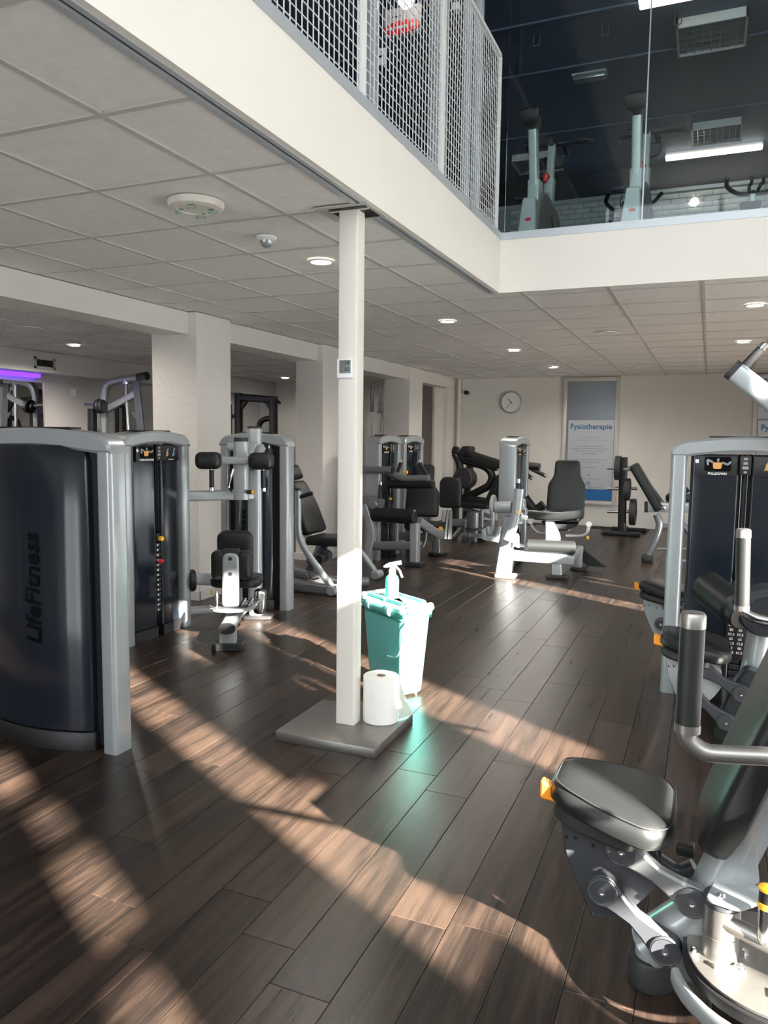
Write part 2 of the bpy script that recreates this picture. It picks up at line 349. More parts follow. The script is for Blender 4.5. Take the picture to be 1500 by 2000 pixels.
# unseen front behind the camera, left open for sky light: mullions, transom, solid parts
wf = B()
for i in range(8): bx2((XL+.1+i*1.63, YG-.1, 0), (XL+.18+i*1.63, YG, RZF), 0, wf)
bx2((XL, YG-.12, 2.45), (XR, YG, 2.9), 0, wf); bx2((XL, YG-.12, 5.2), (XR, YG, RZF), 0, wf)
window_1 = struct('window_1', wf, 'trim')
struct('wall_front', bx2((XL, YG-.1, 2.9), (XF-.3, YG-.02, 5.2)), 'navy'); struct('wall_front_blocker', bx2((XL, YG-.09, -.1), (-3.7, YG-.01, 2.45)), 'wall'); struct('wall_front_right_blocker', bx2((-2.2, YG-.09, -.1), (XR, YG-.01, 2.45)), 'wall')  # unseen low walls added to keep towers dark, gap lights the nearest one
# upper storey shell
struct('ceiling_upper', bx2((-5.2, YG, RZF), (XF, YU+.1, RZF+.1)), 'navy'); struct('ceiling_upper_rear', bx2((XF, YF, RZF), (XR2, YU+.1, RZF+.1)), 'navy')
struct('ceiling_void', bx2((XF, YG, RZF), (XR, YF, RZF+.1)), 'wall')  # unseen ceiling, coloured white to bounce light down
struct('wall_upper_left', bx2((-5.2, YG, 2.868), (-5.1, YU, RZF)), 'navy')
wub = struct('wall_upper_back', bx2((-5.2, YU, 2.868), (XR, YU+.1, RZF)), 'darkwall')
mj = obj('brick_bed', bx2((-5.1, YU-.012, 2.9), (XR, YU, 4.98)), 'mortar', wub, False)
bm0 = None
for r_ in range(7):
    for i in range(19):
        x = -2.9+.222*i+(.111 if r_ % 2 else 0); z = 4.48+.073*r_
        if bm0 is None: o = obj('brick', box((0, 0, 0), (.212, .02, .063), .006), 'brick', wub); bm0 = o.data
        else: o = bpy.data.objects.new('brick', bm0); COL.objects.link(o); o.parent = wub
        o.location = (x, YU-.013-random.random()*.004, z)
obj('brick_ledge', bx2((-5.1, YU-.03, 4.98), (XR, YU, 5.03)), 'trim', wub, False)
for k, y in enumerate((6.3, 7.6, 8.6, 10.3)):
    tag(obj('ceiling_conduit', tube([(-4.8, y, RZF-.015), (1.88, y, RZF-.015)], .012), 'navy'), 'thin navy conduit along the dark upper ceiling, the %s from the glass' % ('first', 'second', 'third', 'fourth')[k], 'conduit', 'ceiling conduits')
# ---- pillars and beams between the two halves of the room
def pillar(n, x0, x1, y0, y1, m='wallr'): return struct(n, bx2((x0, y0, 0), (x1, y1, CZ-.003), .006), m)
pillar('wall_pillar_1', -4.53, -4.05, 5.44, 5.94); pillar('wall_pillar_2', -4.43, -4.075, 7.80, 8.30); pillar('wall_pillar_3', -4.51, -4.10, 10.6, 11.15); pillar('wall_pillar_4', -4.50, -4.22, 12.75, YB, 'wall')
for i, (a, b_) in enumerate(((YG, 5.44), (5.94, 7.8), (8.3, 10.6), (11.15, 12.75))): struct('trim_beam_%d' % (i+1), bx2((-4.42, a, 2.30), (-4.14, b_, CZ-.003)), 'wall')
struct('door_1', bx2((-4.42, 11.15, 0), (-4.34, 12.3, 2.30)), 'door'); struct('wall_niche', bx2((-4.42, 12.3, 0), (-4.30, 12.75, 2.30)), 'wall')
bb = None
for x0, y0, x1, y1 in ((-4.06, 5.43, -4.04, 5.95), (-4.54, 5.42, -4.04, 5.44), (-4.44, 7.78, -4.06, 7.80), (-4.08, 7.78, -4.06, 8.31)): bb = bx2((x0, y0, 0), (x1, y1, .08), 0, bb)
struct('baseboard_pillar', bb, 'wall')
# left room: soffit with air grille, mirror, violet LED, switch
XS = -7.92
p = atx(83, 727, XS); SZ = p.z
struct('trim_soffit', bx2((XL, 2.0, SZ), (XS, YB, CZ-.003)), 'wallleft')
g0 = atx(66, 696, XS); g1 = atx(107, 723, XS)
g = thing('air_grille', 'dark square air grille set in the pale soffit above the violet light', 'air grille', (XS, g0.y, g1.z))
fr = B()
for a, b_ in (((g0.y, g0.z-.03), (g1.y, g0.z)), ((g0.y, g1.z), (g1.y, g1.z+.03)), ((g0.y, g1.z), (g0.y+.03, g0.z)), ((g1.y-.03, g1.z), (g1.y, g0.z))): bx2((XS, a[0], a[1]), (XS+.015, b_[0], b_[1]), 0, fr)
obj('frame', fr, 'bar', g); obj('recess', bx2((XS, g0.y+.03, g1.z+.03), (XS+.004, g1.y-.03, g0.z-.03)), 'black', g)
for i in range(9):
    y = g0.y+.05+i*(g1.y-g0.y-.1)/8; obj('slat', bx2((XS+.004, y-.004, g1.z+.03), (XS+.010, y+.004, g0.z-.03)), 'rubber', g)
a = atx(-60, 735, XL+.02); b_ = atx(84, 745, XL+.02); zb = .75; fw = .09
mi = thing('wall_mirror', 'wall mirror with pale metal frame under the violet light', 'mirror', (XL, b_.y, zb))
obj('glass', bx2((XL+.003, 3.2, zb), (XL+.02, b_.y, b_.z-.02)), 'mirror', mi)
for q in ((3.2, b_.y+fw, b_.z-.02, b_.z-.02+fw), (b_.y, b_.y+fw, zb, b_.z-.02)): obj('frame', bx2((XL+.003, q[0], q[2]), (XL+.035, q[1], q[3])), 'steelw', mi)
tag(obj('led_strip', bx2((XL+.02, 3.0, SZ-.05), (XL+.14, 7.6, SZ-.005)), 'led'), 'violet LED strip glowing under the soffit above the mirror', 'led strip')
q = atx(142, 766, XL); tag(obj('wall_switch', bx2((XL, q.y-.05, q.z-.05), (XL+.012, q.y+.05, q.z+.05), .004), 'white'), 'small white square switch on the pale wall beside the violet light', 'switch')
# ---- window/door panels and pipe on the back wall
d1 = struct('window_2', bx2((-2.30, YB-.02, .36), (-1.38, YB, 2.478)), 'wall')
for x0, x1, z0, z1 in ((-2.30, -2.235, .36, 2.478), (-1.445, -1.38, .36, 2.478), (-2.235, -1.445, 2.41, 2.478), (-2.235, -1.445, .36, .42)): obj('frame', bx2((x0, YB-.06, z0), (x1, YB-.02, z1), .004), 'steelw', d1)
obj('pane', bx2((-2.235, YB-.03, .42), (-1.445, YB-.022, 2.41)), 'doorg', d1)
po = thing('physiotherapy_poster', 'silver poster reading Fysiotherapie with a blue foot strip, on the rear window', 'poster', (-1.82, YB-.03, .43))
obj('sheet', bx2((-2.20, YB-.036, .62), (-1.455, YB-.031, 1.77)), 'sign', po); obj('blue_band', bx2((-2.09, YB-.036, .44), (-1.455, YB-.031, .615)), 'blue', po)
TB = frame((0, 0, 0), (1, 0, 0), (0, 0, 1))
def wt(name, s, size, m, x, z, y, parent, **k): return text(name, s, size, m, Matrix.Translation((x, y, z)) @ TB, parent, **k)
wt('title', 'Fysiotherapie', .126, 'blue', -1.828, 1.66, YB-.037, po, bold=.0025)
for s, z, sz in (('Een (sport)blessure?', 1.49, .036), ('En wilt u graag zo snel mogelijk weer sporten?', 1.44, .031)): wt('small_print', s, sz, 'greyp', -1.828, z, YB-.037, po)
def scribble(name, x, z, y, width, h, m, parent):   # a line of print too small to read: word-long strokes
    b = B(); u = x-width/2; rs = random.Random(int(z*1000))
    while u < x+width/2-.01:
        l = min(h*rs.choice((1.2, 2, 2.8, 3.6)), x+width/2-u); box((u+l/2, y, z), (l, .0012, h*.55), 0, I4, b); u += l+h*.55
    return obj(name, b, m, parent, False)
for wd, z, h in ((.40, 1.335, .024), (.62, 1.295, .024), (.50, 1.255, .024), (.24, 1.215, .024), (.62, 1.11, .022), (.30, 1.065, .022), (.26, .985, .022), (.37, .79, .018), (.30, .645, .020)): scribble('small_print', -1.828 if z > .7 else -1.70, z, YB-.037, wd, h, 'greyp', po)
obj('logo_mark', box((-1.84, YB-.037, .855), (.035, .002, .035)), 'greyp', po)
lg = B(); tube([(-1.89, YB-.037, .68), (-1.86, YB-.037, .73), (-1.82, YB-.037, .745)], .006, .03, 6, bm=lg); tube([(-1.80, YB-.037, .72), (-1.84, YB-.037, .71), (-1.835, YB-.037, .67), (-1.80, YB-.037, .67)], .005, .02, 6, bm=lg); obj('logo', lg, 'blue', po)
d2 = struct('window_3', bx2((.60, YB-.02, .36), (1.52, YB, 2.478)), 'wall')
for x0, x1, z0, z1 in ((.60, .665, .36, 2.478), (1.455, 1.52, .36, 2.478), (.665, 1.455, 2.41, 2.478), (.665, 1.455, .36, .42)): obj('frame', bx2((x0, YB-.06, z0), (x1, YB-.02, z1), .004), 'steelw', d2)
obj('pane', bx2((.665, YB-.03, .42), (1.455, YB-.022, 2.41)), 'doorg', d2)
po2 = thing('physiotherapy_poster', 'silver Fysiotherapie poster cut off by the right picture edge', 'poster', (1.06, YB-.03, .43))
obj('sheet', bx2((.68, YB-.036, .62), (1.44, YB-.031, 1.77)), 'sign', po2); wt('title', 'Fysiotherapie', .126, 'blue', 1.06, 1.66, YB-.037, po2, bold=.0025)
bl = thing('window_blind', 'pale slatted blind in the right rear window above the poster', 'blind', (1.06, YB-.035, 1.78))
for i in range(3): obj('slat', bx2((.67, YB-.040, 1.80+i*.2), (1.45, YB-.034, 1.985+i*.2)), 'sign', bl)
pp = thing('wall_pipe', 'thin cream pipe running up the rear wall corner beside the clock', 'pipe', (-4.14, YB-.03, 0))
obj('pipe_run', tube([(-4.14, YB-.035, .1), (-4.14, YB-.035, 2.486)], .032), 'wall', pp); obj('bracket', tube([(-4.08, YB-.03, 2.48), (-4.08, YB-.03, 2.26), (-4.0, YB-.05, 2.22), (-3.98, YB-.05, 2.27)], .012, .04, 8), 'steelw', pp); obj('camera_head', cyl((-4.0, YB-.10, 2.245), (-3.98, YB-.02, 2.245), .035, bev=.006), 'black', pp)
ck = thing('wall_clock', 'round white wall clock on the rear wall', 'clock', (-3.195, YB, 1.88))
cc = Vector((-3.195, YB, 2.073))
obj('rim', lathe([(0, .19), (.045, .19), (.05, .182), (.05, .168), (.03, .165)], cc, (0, -1, 0), 40), 'louver', ck); obj('dial', cyl(cc+Vector((0, -.02, 0)), cc+Vector((0, -.034, 0)), .168, seg=40), 'white', ck)
for nm, an, l, wd in (('hour_hand', 140, .085, .010), ('minute_hand', 45, .13, .007)):
    a = math.radians({'hour_hand': 135, 'minute_hand': 232}[nm]); dv = Vector((math.cos(a), 0, math.sin(a))); obj(nm, beam(cc+Vector((0, -.037, 0))-dv*.03, cc+Vector((0, -.037, 0))+dv*l, wd/2, .002, (0, 1, 0)), 'black', ck)
# ---- ceiling fittings
DL = [((37, 588), 'downlight in the left room ceiling at the left picture edge'), ((145, 674), 'downlight in the left room ceiling near the air grille'), ((627, 510), 'downlight beside the white column'), ((874, 627), 'downlight right of the column, first of the row leading to the rear window'), ((1004, 684), 'downlight above the clock side, second of the row leading to the rear window'), ((1080, 717), 'downlight farthest of the row, above the rear window'), ((557, 738), 'downlight seen between the first and second pillar'), ((741, 735), 'small downlight seen between the second and third pillar'), ((1475, 595), 'downlight at the right picture edge, the nearer one'), ((1452, 667), 'downlight at the right, above the pulldown arm')]
for (x, y), lb in DL:
    c = atz(x, y, CZ); t = thing('downlight', 'round glowing '+lb, 'downlight', (c.x, c.y, CZ-.006), 'recessed ceiling downlights')
    obj('ring', lathe([(0, .078), (.005, .082), (.009, .078), (.009, .062), (.003, .06)], (c.x, c.y, CZ), (0, 0, -1), 28), 'white', t)
    obj('diffuser', cyl((c.x, c.y, CZ), (c.x, c.y, CZ-.004), .06, seg=28), 'lamp', t)
    ld = bpy.data.lights.new('downlight_beam', 'SPOT'); ld.energy = (55 if c.y < 5 else 200 if c.y < 10 else 25) if c.x < -4.5 else (80 if c.y > 8 else 35); ld.spot_size = math.radians(165); ld.spot_blend = .6; ld.color = (1, .93, .84); ld.shadow_soft_size = .05
    lo = bpy.data.objects.new('downlight_beam', ld); COL.objects.link(lo); lo.parent = t; lo.location = (0, 0, -.02)
c = atz(383, 404, CZ-.02)
t = thing('smoke_detector_base', 'round white smoke detector base with clear clips on the near ceiling', 'smoke detector', (c.x, c.y, CZ))
obj('base', lathe([(0, .125), (.012, .125), (.028, .118), (.034, .10), (.034, .085), (.028, .08)], (c.x, c.y, CZ), (0, 0, -1), 36), 'column', t)
for a in (20, 110, 200, 290): obj('clip', box((c.x+.075*math.cos(math.radians(a)), c.y+.075*math.sin(math.radians(a)), CZ-.04), (.04, .02, .02), .004, I4), 'bag', t)
c = atz(520, 470, CZ-.02)
t = thing('motion_sensor', 'small white motion sensor with grey lens on the ceiling beside the column', 'motion sensor', (c.x, c.y, CZ))
obj('housing', lathe([(0, .055), (.012, .055), (.02, .045), (.022, .035)], (c.x, c.y, CZ), (0, 0, -1), 28), 'white', t); obj('lens', lathe([(.02, .036), (.034, .034), (.05, .024), (.056, .01)], (c.x, c.y, CZ), (0, 0, -1), 24), 'louver', t)
for (x, y), lb in (((1187, 650), 'flat round ceiling speaker in the tile row above the plate tree'), ((1253, 715), 'flat round ceiling speaker close to the rear wall'), ((1063, 714), 'flat round ceiling speaker beside the farthest downlight'), ((55, 640), 'flat round ceiling speaker in the left room')):
    c = atz(x, y, CZ); t = thing('ceiling_speaker', lb, 'speaker', (c.x, c.y, CZ), 'ceiling speakers')
    obj('ring', lathe([(0, .13), (.006, .13), (.01, .122), (.008, .115)], (c.x, c.y, CZ), (0, 0, -1), 30), 'tile', t); obj('cover', cyl((c.x, c.y, CZ), (c.x, c.y, CZ-.006), .116, seg=30), 'bar', t)
# ---- free-standing column on its steel foot plate
t = thing('steel_column', 'square white steel column standing on a foot plate', 'column', (-1.572, 3.29, .047))
obj('shaft', prism(rrect(.097, .085, .008, 3, -1.572, 3.292), CZ-.05, Matrix.Translation((0, 0, .047)), .001), 'column', t)
ac = Vector((-1.57, 3.30, CZ))
hp = obj('ceiling_collar', bx2((-1.72, 3.19, CZ-.006), (-1.455, 3.42, CZ-.001)), 'bar', t); obj('collar_gap', bx2((-1.66, 3.22, CZ-.010), (-1.475, 3.39, CZ-.006)), 'black', hp); obj('collar_lip', bx2((-1.66, 3.245, CZ-.014), (-1.47, 3.255, CZ-.006)), 'column', hp)
tag(obj('foot_plate', bx2((-1.835, 3.04, 0), (-1.32, 3.528, .046), .0025), 'steel'), 'square brushed steel foot plate under the white column', 'base plate')
t = thing('thermostat', 'small white digital thermostat fixed to the white column', 'thermostat', (-1.58, 3.245, 1.76))
obj('housing', box((-1.580, 3.243, 1.762), (.078, .014, .088), .004), 'white', t); obj('screen', box((-1.576, 3.2355, 1.770), (.058, .002, .06), .0005), 'lcd', t)
wt('digits', '19', .024, 'blackprint', -1.566, 1.785, 3.234, t); wt('digits', '55', .024, 'blackprint', -1.566, 1.757, 3.234, t)
# ================================================================ UPPER STOREY THINGS
MP = [(-.6, .55), (.55, 1.75), (1.75, 3.165), (3.165, 4.235), (4.235, 5.465)]
for i, (a, b_) in enumerate(MP):
    t = thing('mesh_railing', ('first', 'second', 'third', 'fourth', 'fifth')[4-i]+' white wire mesh railing panel from the glass corner, on the balcony edge', 'railing', (XF-.03, (a+b_)/2, 2.905), 'mesh railing panels')
    fb = B(); xm = XF-.03; z0, z1 = 2.907, 4.11
    for q in ((a, a+.022, z0, z1), (b_-.022, b_, z0, z1), (a, b_, z1-.025, z1), (a, b_, z0, z0+.02)): bx2((xm-.012, q[0], q[2]), (xm+.012, q[1], q[3]), 0, fb)
    obj('frame', fb, 'meshm', t)
    wb = B(); n = int((b_-a)/.044)
    for k in range(1, n): y = a+(b_-a)*k/n; bx2((xm-.002, y-.0016, z0), (xm+.002, y+.0016, z1), 0, wb)
    for k in range(1, 24): z = z0+(z1-z0)*k/24; bx2((xm-.0035, a, z-.0016), (xm+.0005, b_, z+.0016), 0, wb)
    m_ = obj('wire_mesh', wb, 'meshm', t, False); m_['kind'] = 'stuff'
for i, (a, b_) in enumerate(((XF+.02, -.490), (-.482, 1.0), (1.008, 1.88))):
    tag(obj('glass_balustrade', bx2((a, YF+.02, 2.904), (b_, YF+.032, 5.38)), 'glass', None, False), ('left', 'middle', 'right')[i]+' tall clear glass pane at the edge of the spinning room', 'glass pane', 'glass panes of the spinning room')
for i, x in enumerate((-.486, 1.004)): tag(obj('glass_joint', bx2((x-.004, YF+.018, 2.904), (x+.004, YF+.034, 5.38)), 'louver', None, False), ('pale vertical joint between the left and middle glass panes', 'pale vertical joint between the middle and right glass panes')[i], 'joint', 'glass joints')
for i, (px_, Y, w_) in enumerate(((857, 4.9, .10), (912, 5.2, .05), (726, 3.9, .05), (970, 5.35, .06))):
    c = at(px_, 150, Y); x = c.x if i != 3 else XF-.16
    tag(obj('upper_strip', bx2((x-w_/2, Y-w_/2, 2.87), (x+w_/2, Y+w_/2, RZF-.005), .004), 'trim'), ('wide pale upright strip behind the fourth mesh panel', 'slim pale upright strip behind the corner mesh panel', 'slim pale upright strip behind the third mesh panel', 'pale corner strip beside the glass')[i], 'post')  # pale full-height strips, built as solid square bars
Y = 4.3; a = at(751, 28, Y); b_ = at(821, 22, Y); c = at(752, 78, Y); w_ = b_.x-a.x; h_ = a.z-c.z
t = thing('hanging_sign', 'grey hanging sign with a red oval, behind the wire mesh', 'sign', ((a.x+b_.x)/2, Y, c.z))
obj('board', bx2((a.x, Y, c.z+h_*.1), (b_.x, Y+.02, a.z+.02)), 'board', t)
obj('red_oval', prism([(w_*.52*math.cos(k*PI/14), h_*.27*math.sin(k*PI/14)) for k in range(28)], .01, Matrix.Translation(((a.x+b_.x)/2, Y-.002, c.z+h_*.33)) @ TB, .002), 'red', t)
scribble('lettering', (a.x+b_.x)/2, c.z+h_*.33, Y-.013, w_*.8, h_*.2, 'board', t); scribble('lettering', (a.x+b_.x)/2-w_*.15, c.z+h_*.80, Y-.002, w_*.3, h_*.1, 'blackprint', t)
obj('hanger', tube([((a.x+b_.x)/2, Y+.01, a.z), ((a.x+b_.x)/2, Y+.01, RZF)], .006), 'black', t)
a = at(712, 122, 4.3); b_ = at(753, 110, 4.3); t = thing('wall_sign', 'small white lettered panel low behind the wire mesh', 'sign', (a.x, 4.3, 2.87))
obj('panel', bx2((a.x, 4.3, a.z-.03), (b_.x, 4.31, a.z+.06)), 'print', t); scribble('lettering', (a.x+b_.x)/2+.02, a.z+.015, 4.298, .08, .02, 'blackprint', t); obj('stem', bx2((a.x, 4.302, 2.868), (a.x+.02, 4.308, a.z)), 'print', t)
def pend(px_, py_, Y, r, lb):
    c = at(px_, py_, Y); t = thing('pendant_lamp', lb, 'lamp', (c.x, c.y, c.z)); obj('globe', lathe([(r*(1-math.cos(k*PI/10)), r*math.sin(k*PI/10)+.001) for k in range(11)], (c.x, c.y, c.z-r), (0, 0, 1), 20), 'tube', t); obj('cord', tube([(c.x, c.y, c.z+r), (c.x, c.y, RZF)], .004, seg=6), 'black', t)
pend(793, 0, 4.2, .045, 'round glowing pendant lamp above the sign behind the mesh'); pend(916, 173, 6.4, .018, 'tiny glowing lamp behind the corner mesh panel')
c = at(892, 15, 5.2); tag(obj('ceiling_speaker', box((c.x, c.y, c.z), (.05, .06, .05), .008), 'white'), 'small white box speaker on the pale strip behind the mesh', 'speaker')
# lamps of the dark spinning room
def louvre(px0, px1, py0, lb, nx=8, ny=5, z=RZF):
    a = atz(px0, py0, z-.06); b_ = atz(px1, py0, z-.06); x0, x1 = a.x, b_.x; y0 = a.y; y1 = y0+.6
    t = thing('louvre_lamp', lb, 'lamp', ((x0+x1)/2, (y0+y1)/2, z-.06), 'louvre lamps of the spinning room')
    fb = B()
    for q in ((x0, x1, y0, y0+.02), (x0, x1, y1-.02, y1), (x0, x0+.02, y0, y1), (x1-.02, x1, y0, y1)): bx2((q[0], q[2], z-.09), (q[1], q[3], z-.002), 0, fb)
    obj('frame', fb, 'white', t); obj('reflector', bx2((x0+.02, y0+.02, z-.03), (x1-.02, y1-.02, z-.025)), 'louver', t)
    for k in range(1, nx): x = x0+(x1-x0)*k/nx; obj('louvre_blade', bx2((x-.003, y0+.02, z-.085), (x+.003, y1-.02, z-.03)), 'louver', t)
    for k in range(1, ny): y = y0+(y1-y0)*k/ny; obj('louvre_blade', bx2((x0+.02, y-.003, z-.083), (x1-.02, y+.003, z-.03)), 'louver', t)
louvre(1320, 1460, 50, 'large unlit louvre lamp near the glass at the upper right'); louvre(1350, 1450, 250, 'unlit louvre lamp farther back, above the long lit tube'); louvre(997, 1092, 312, 'louvre lamp low beside the left exercise bike')
for (q0, q1), lb in ((((1300, 312), (1490, 286)), 'long lit ceiling light above the brick wall'), (((1248, 12), (1400, -8)), 'lit ceiling light cut off by the top picture edge')):
    a = atz(*q0, RZF-.08); b_ = atz(*q1, RZF-.08); t = thing('tube_light', lb, 'lamp', ((a.x+b_.x)/2, a.y, RZF-.08))
    obj('diffuser', bx2((a.x, a.y-.08, RZF-.08), (b_.x, a.y+.08, RZF-.05), .01), 'tube', t); obj('housing', bx2((a.x, a.y-.06, RZF-.05), (b_.x, a.y+.06, RZF-.002)), 'white', t)
a = atz(1120, 160, RZF-.06); b_ = atz(1183, 150, RZF-.06); t = thing('emergency_light', 'small white emergency light on the dark upper ceiling', 'lamp', (a.x, a.y, RZF-.06))
obj('cover', bx2((a.x, a.y-.06, RZF-.07), (b_.x, a.y+.06, RZF-.02), .012), 'louver', t); obj('back_plate', bx2((a.x-.01, a.y-.065, RZF-.02), (b_.x+.01, a.y+.065, RZF-.002)), 'white', t)
for i, x in enumerate((1042, 1176, 1318)):
    a = atz(x, (80, 60, 38)[i], RZF-.05); tag(obj('ceiling_hook', tube([(a.x, a.y, RZF), (a.x, a.y, RZF-.10), (a.x+.06, a.y, RZF-.10), (a.x+.06, a.y, RZF)], .006, .02, 6), 'bgrey'), 'thin U-shaped hook on the dark ceiling, %s' % ('nearest the mesh corner', 'between the two others', 'beside the large louvre lamp')[i], 'hook', 'ceiling hooks')
a = at(1356, 393, YU-.04); tag(obj('wall_spot', cyl((a.x, YU-.035, a.z), (a.x, YU-.03, a.z), .05), 'lamp'), 'small round glowing spot on the white brick wall', 'lamp')
# exercise bikes: local frame, x to the side, y forward, origin on the floor
def make_bike(label):
    t = thing('exercise_bike', label, 'exercise bike', (0, 0, 0), 'exercise bikes behind the glass')
    obj('seat_post', beam((0, -.22, .45), (0, -.30, .86), .034, .034, (0, 1, 0)), 'bsil', t)
    obj('seat_tube', layered(rpoly([(-.045, -.06), (.045, -.06), (.045, .06), (-.045, .06)], .015), [(0, 0), (0, .40)], Matrix.Translation((0, -.20, .12)), ), 'bsil', t)
    lg = obj('rear_leg', prism(rpoly([(-.085, .08), (.06, .08), (.048, .36), (-.048, .36)], .02), .07, frame((0, -.30, 0), (1, 0, 0), (0, 0, 1)), .008), 'bsil', t)
    obj('badge', prism([(.024*math.cos(k*PI/8), .012*math.sin(k*PI/8)) for k in range(16)], .003, frame((0, -.372, .20), (1, 0, 0), (0, 0, 1)), 0), 'red', lg)
    sd = obj('saddle', layered(rpoly([(-.085, -.13), (.085, -.13), (.05, 0), (.025, .13), (-.025, .13), (-.05, 0)], .03), [(.03, -.03), (0, .01), (0, .06), (.02, .085)], Matrix.Translation((0, -.30, .90))), 'black', t)
    obj('saddle_clamp', cyl((0, -.30, .85), (0, -.30, .915), .022), 'chrome', sd)
    obj('adjust_knob', tube([(-.075, -.24, .78), (.0, -.24, .785)], .02), 'black', t)
    obj('head_post', beam((0, .20, .40), (0, .27, .95), .03, .03, (0, 1, 0)), 'bsil', t)
    obj('head_sleeve', beam((0, .185, .30), (0, .225, .66), .042, .042, (0, 1, 0)), 'bsil', t)
    obj('brake_knob', lathe([(0, .022), (.02, .034), (.07, .014)], (-.015, .175, .69), (-.1, -.3, -1), 14), 'red', t)
    hb = B(); tube([(-.26, .60, 1.03), (-.25, .42, .99), (-.12, .28, .95), (.12, .28, .95), (.25, .42, .99), (.26, .60, 1.03)], .02, .07, 10, bm=hb)
    tube([(-.03, .24, .95), (-.05, .42, 1.0), (-.05, .58, .95), (-.05, .62, 1.02)], .015, .06, 10, bm=hb); tube([(.03, .24, .95), (.05, .42, 1.0), (.05, .58, .95), (.05, .62, 1.02)], .015, .06, 10, bm=hb); obj('handlebar', hb, 'black', t)
    obj('console_mount', box((0, .235, .96), (.04, .05, .07), .01), 'black', t); obj('bottle_cage', prism(rpoly([(-.10, 0), (.10, 0), (.07, -.10), (-.07, -.10)], .03), .05, frame((0.02, .34, .87), (1, 0, 0), (0, 0, 1)), .01), 'black', t)
    fw = obj('flywheel', cyl((-.02, .34, .24), (.03, .34, .24), .22, seg=36, bev=.012), 'bgrey', t)
    obj('chain_guard', prism(rpoly([(-.36, .10), (-.10, .12), (.34, .06), (.36, .30), (.10, .44), (-.18, .46), (-.32, .30)], .09), .035, frame((.035, 0, 0), (0, 1, 0), (0, 0, 1)), .01), 'bgrey', t)
    obj('frame_beam', beam([(0, -.30, .12), (0, 0, .30), (0, .20, .52)], None, .03, .04, (0, 0, 1), fil=.1), 'bsil', t)
    obj('fork', beam((.0, .22, .45), (.06, .42, .06), .018, .025, (0, 1, 0)), 'bgrey', t)
    for y in (-.36, .46): obj('foot', beam((-.26, y, .035), (.26, y, .035), .03, .025, (0, 0, 1)), 'bsil', t)
    for s in (1, -1):
        cr = obj('crank', beam((s*.085, 0, .30), (s*.09, s*.08, .30-s*.14), .008, .012, (0, 1, 0)), 'chrome', t); obj('pedal', box((s*.14, s*.08, .30-s*.14), (.09, .085, .025), .005), 'black', cr)
    return t
bike0 = make_bike('pale exercise bike at the glass, left one')
SP = [((-1.30, 6.16), -3, 'pale exercise bike at the glass, the left one of the two'), ((-.57, 6.18), -2, 'pale exercise bike at the glass joint, the right one of the two'), ((-1.05, 8.75), 205, 'exercise bike in the rear row of which only the black saddle shows'), ((.25, 8.65), 184, 'exercise bike in the rear row showing only its handlebar at the right edge')]
for i, (xy, a, lb) in enumerate(SP):
    o = bike0 if i == 0 else copy_tree(bike0)
    o.location = (*xy, 2.868); o.rotation_euler = (0, 0, math.radians(a)); o['label'] = lb
a = at(1238, 380, 8.0); t = thing('spin_console', 'small black console box on a thin stand behind the right bike', 'console', (a.x, 8.0, 2.868))
obj('console', box((a.x, 8.0, a.z+.05), (.13, .05, .16), .015), 'black', t); obj('stand', tube([(a.x, 8.0, 2.868), (a.x, 8.0, a.z)], .014), 'black', t); obj('cable', tube([(a.x-.04, 7.98, a.z+.1), (a.x-.12, 7.98, a.z), (a.x-.10, 7.98, 2.9)], .004, .05, 6), 'black', t)
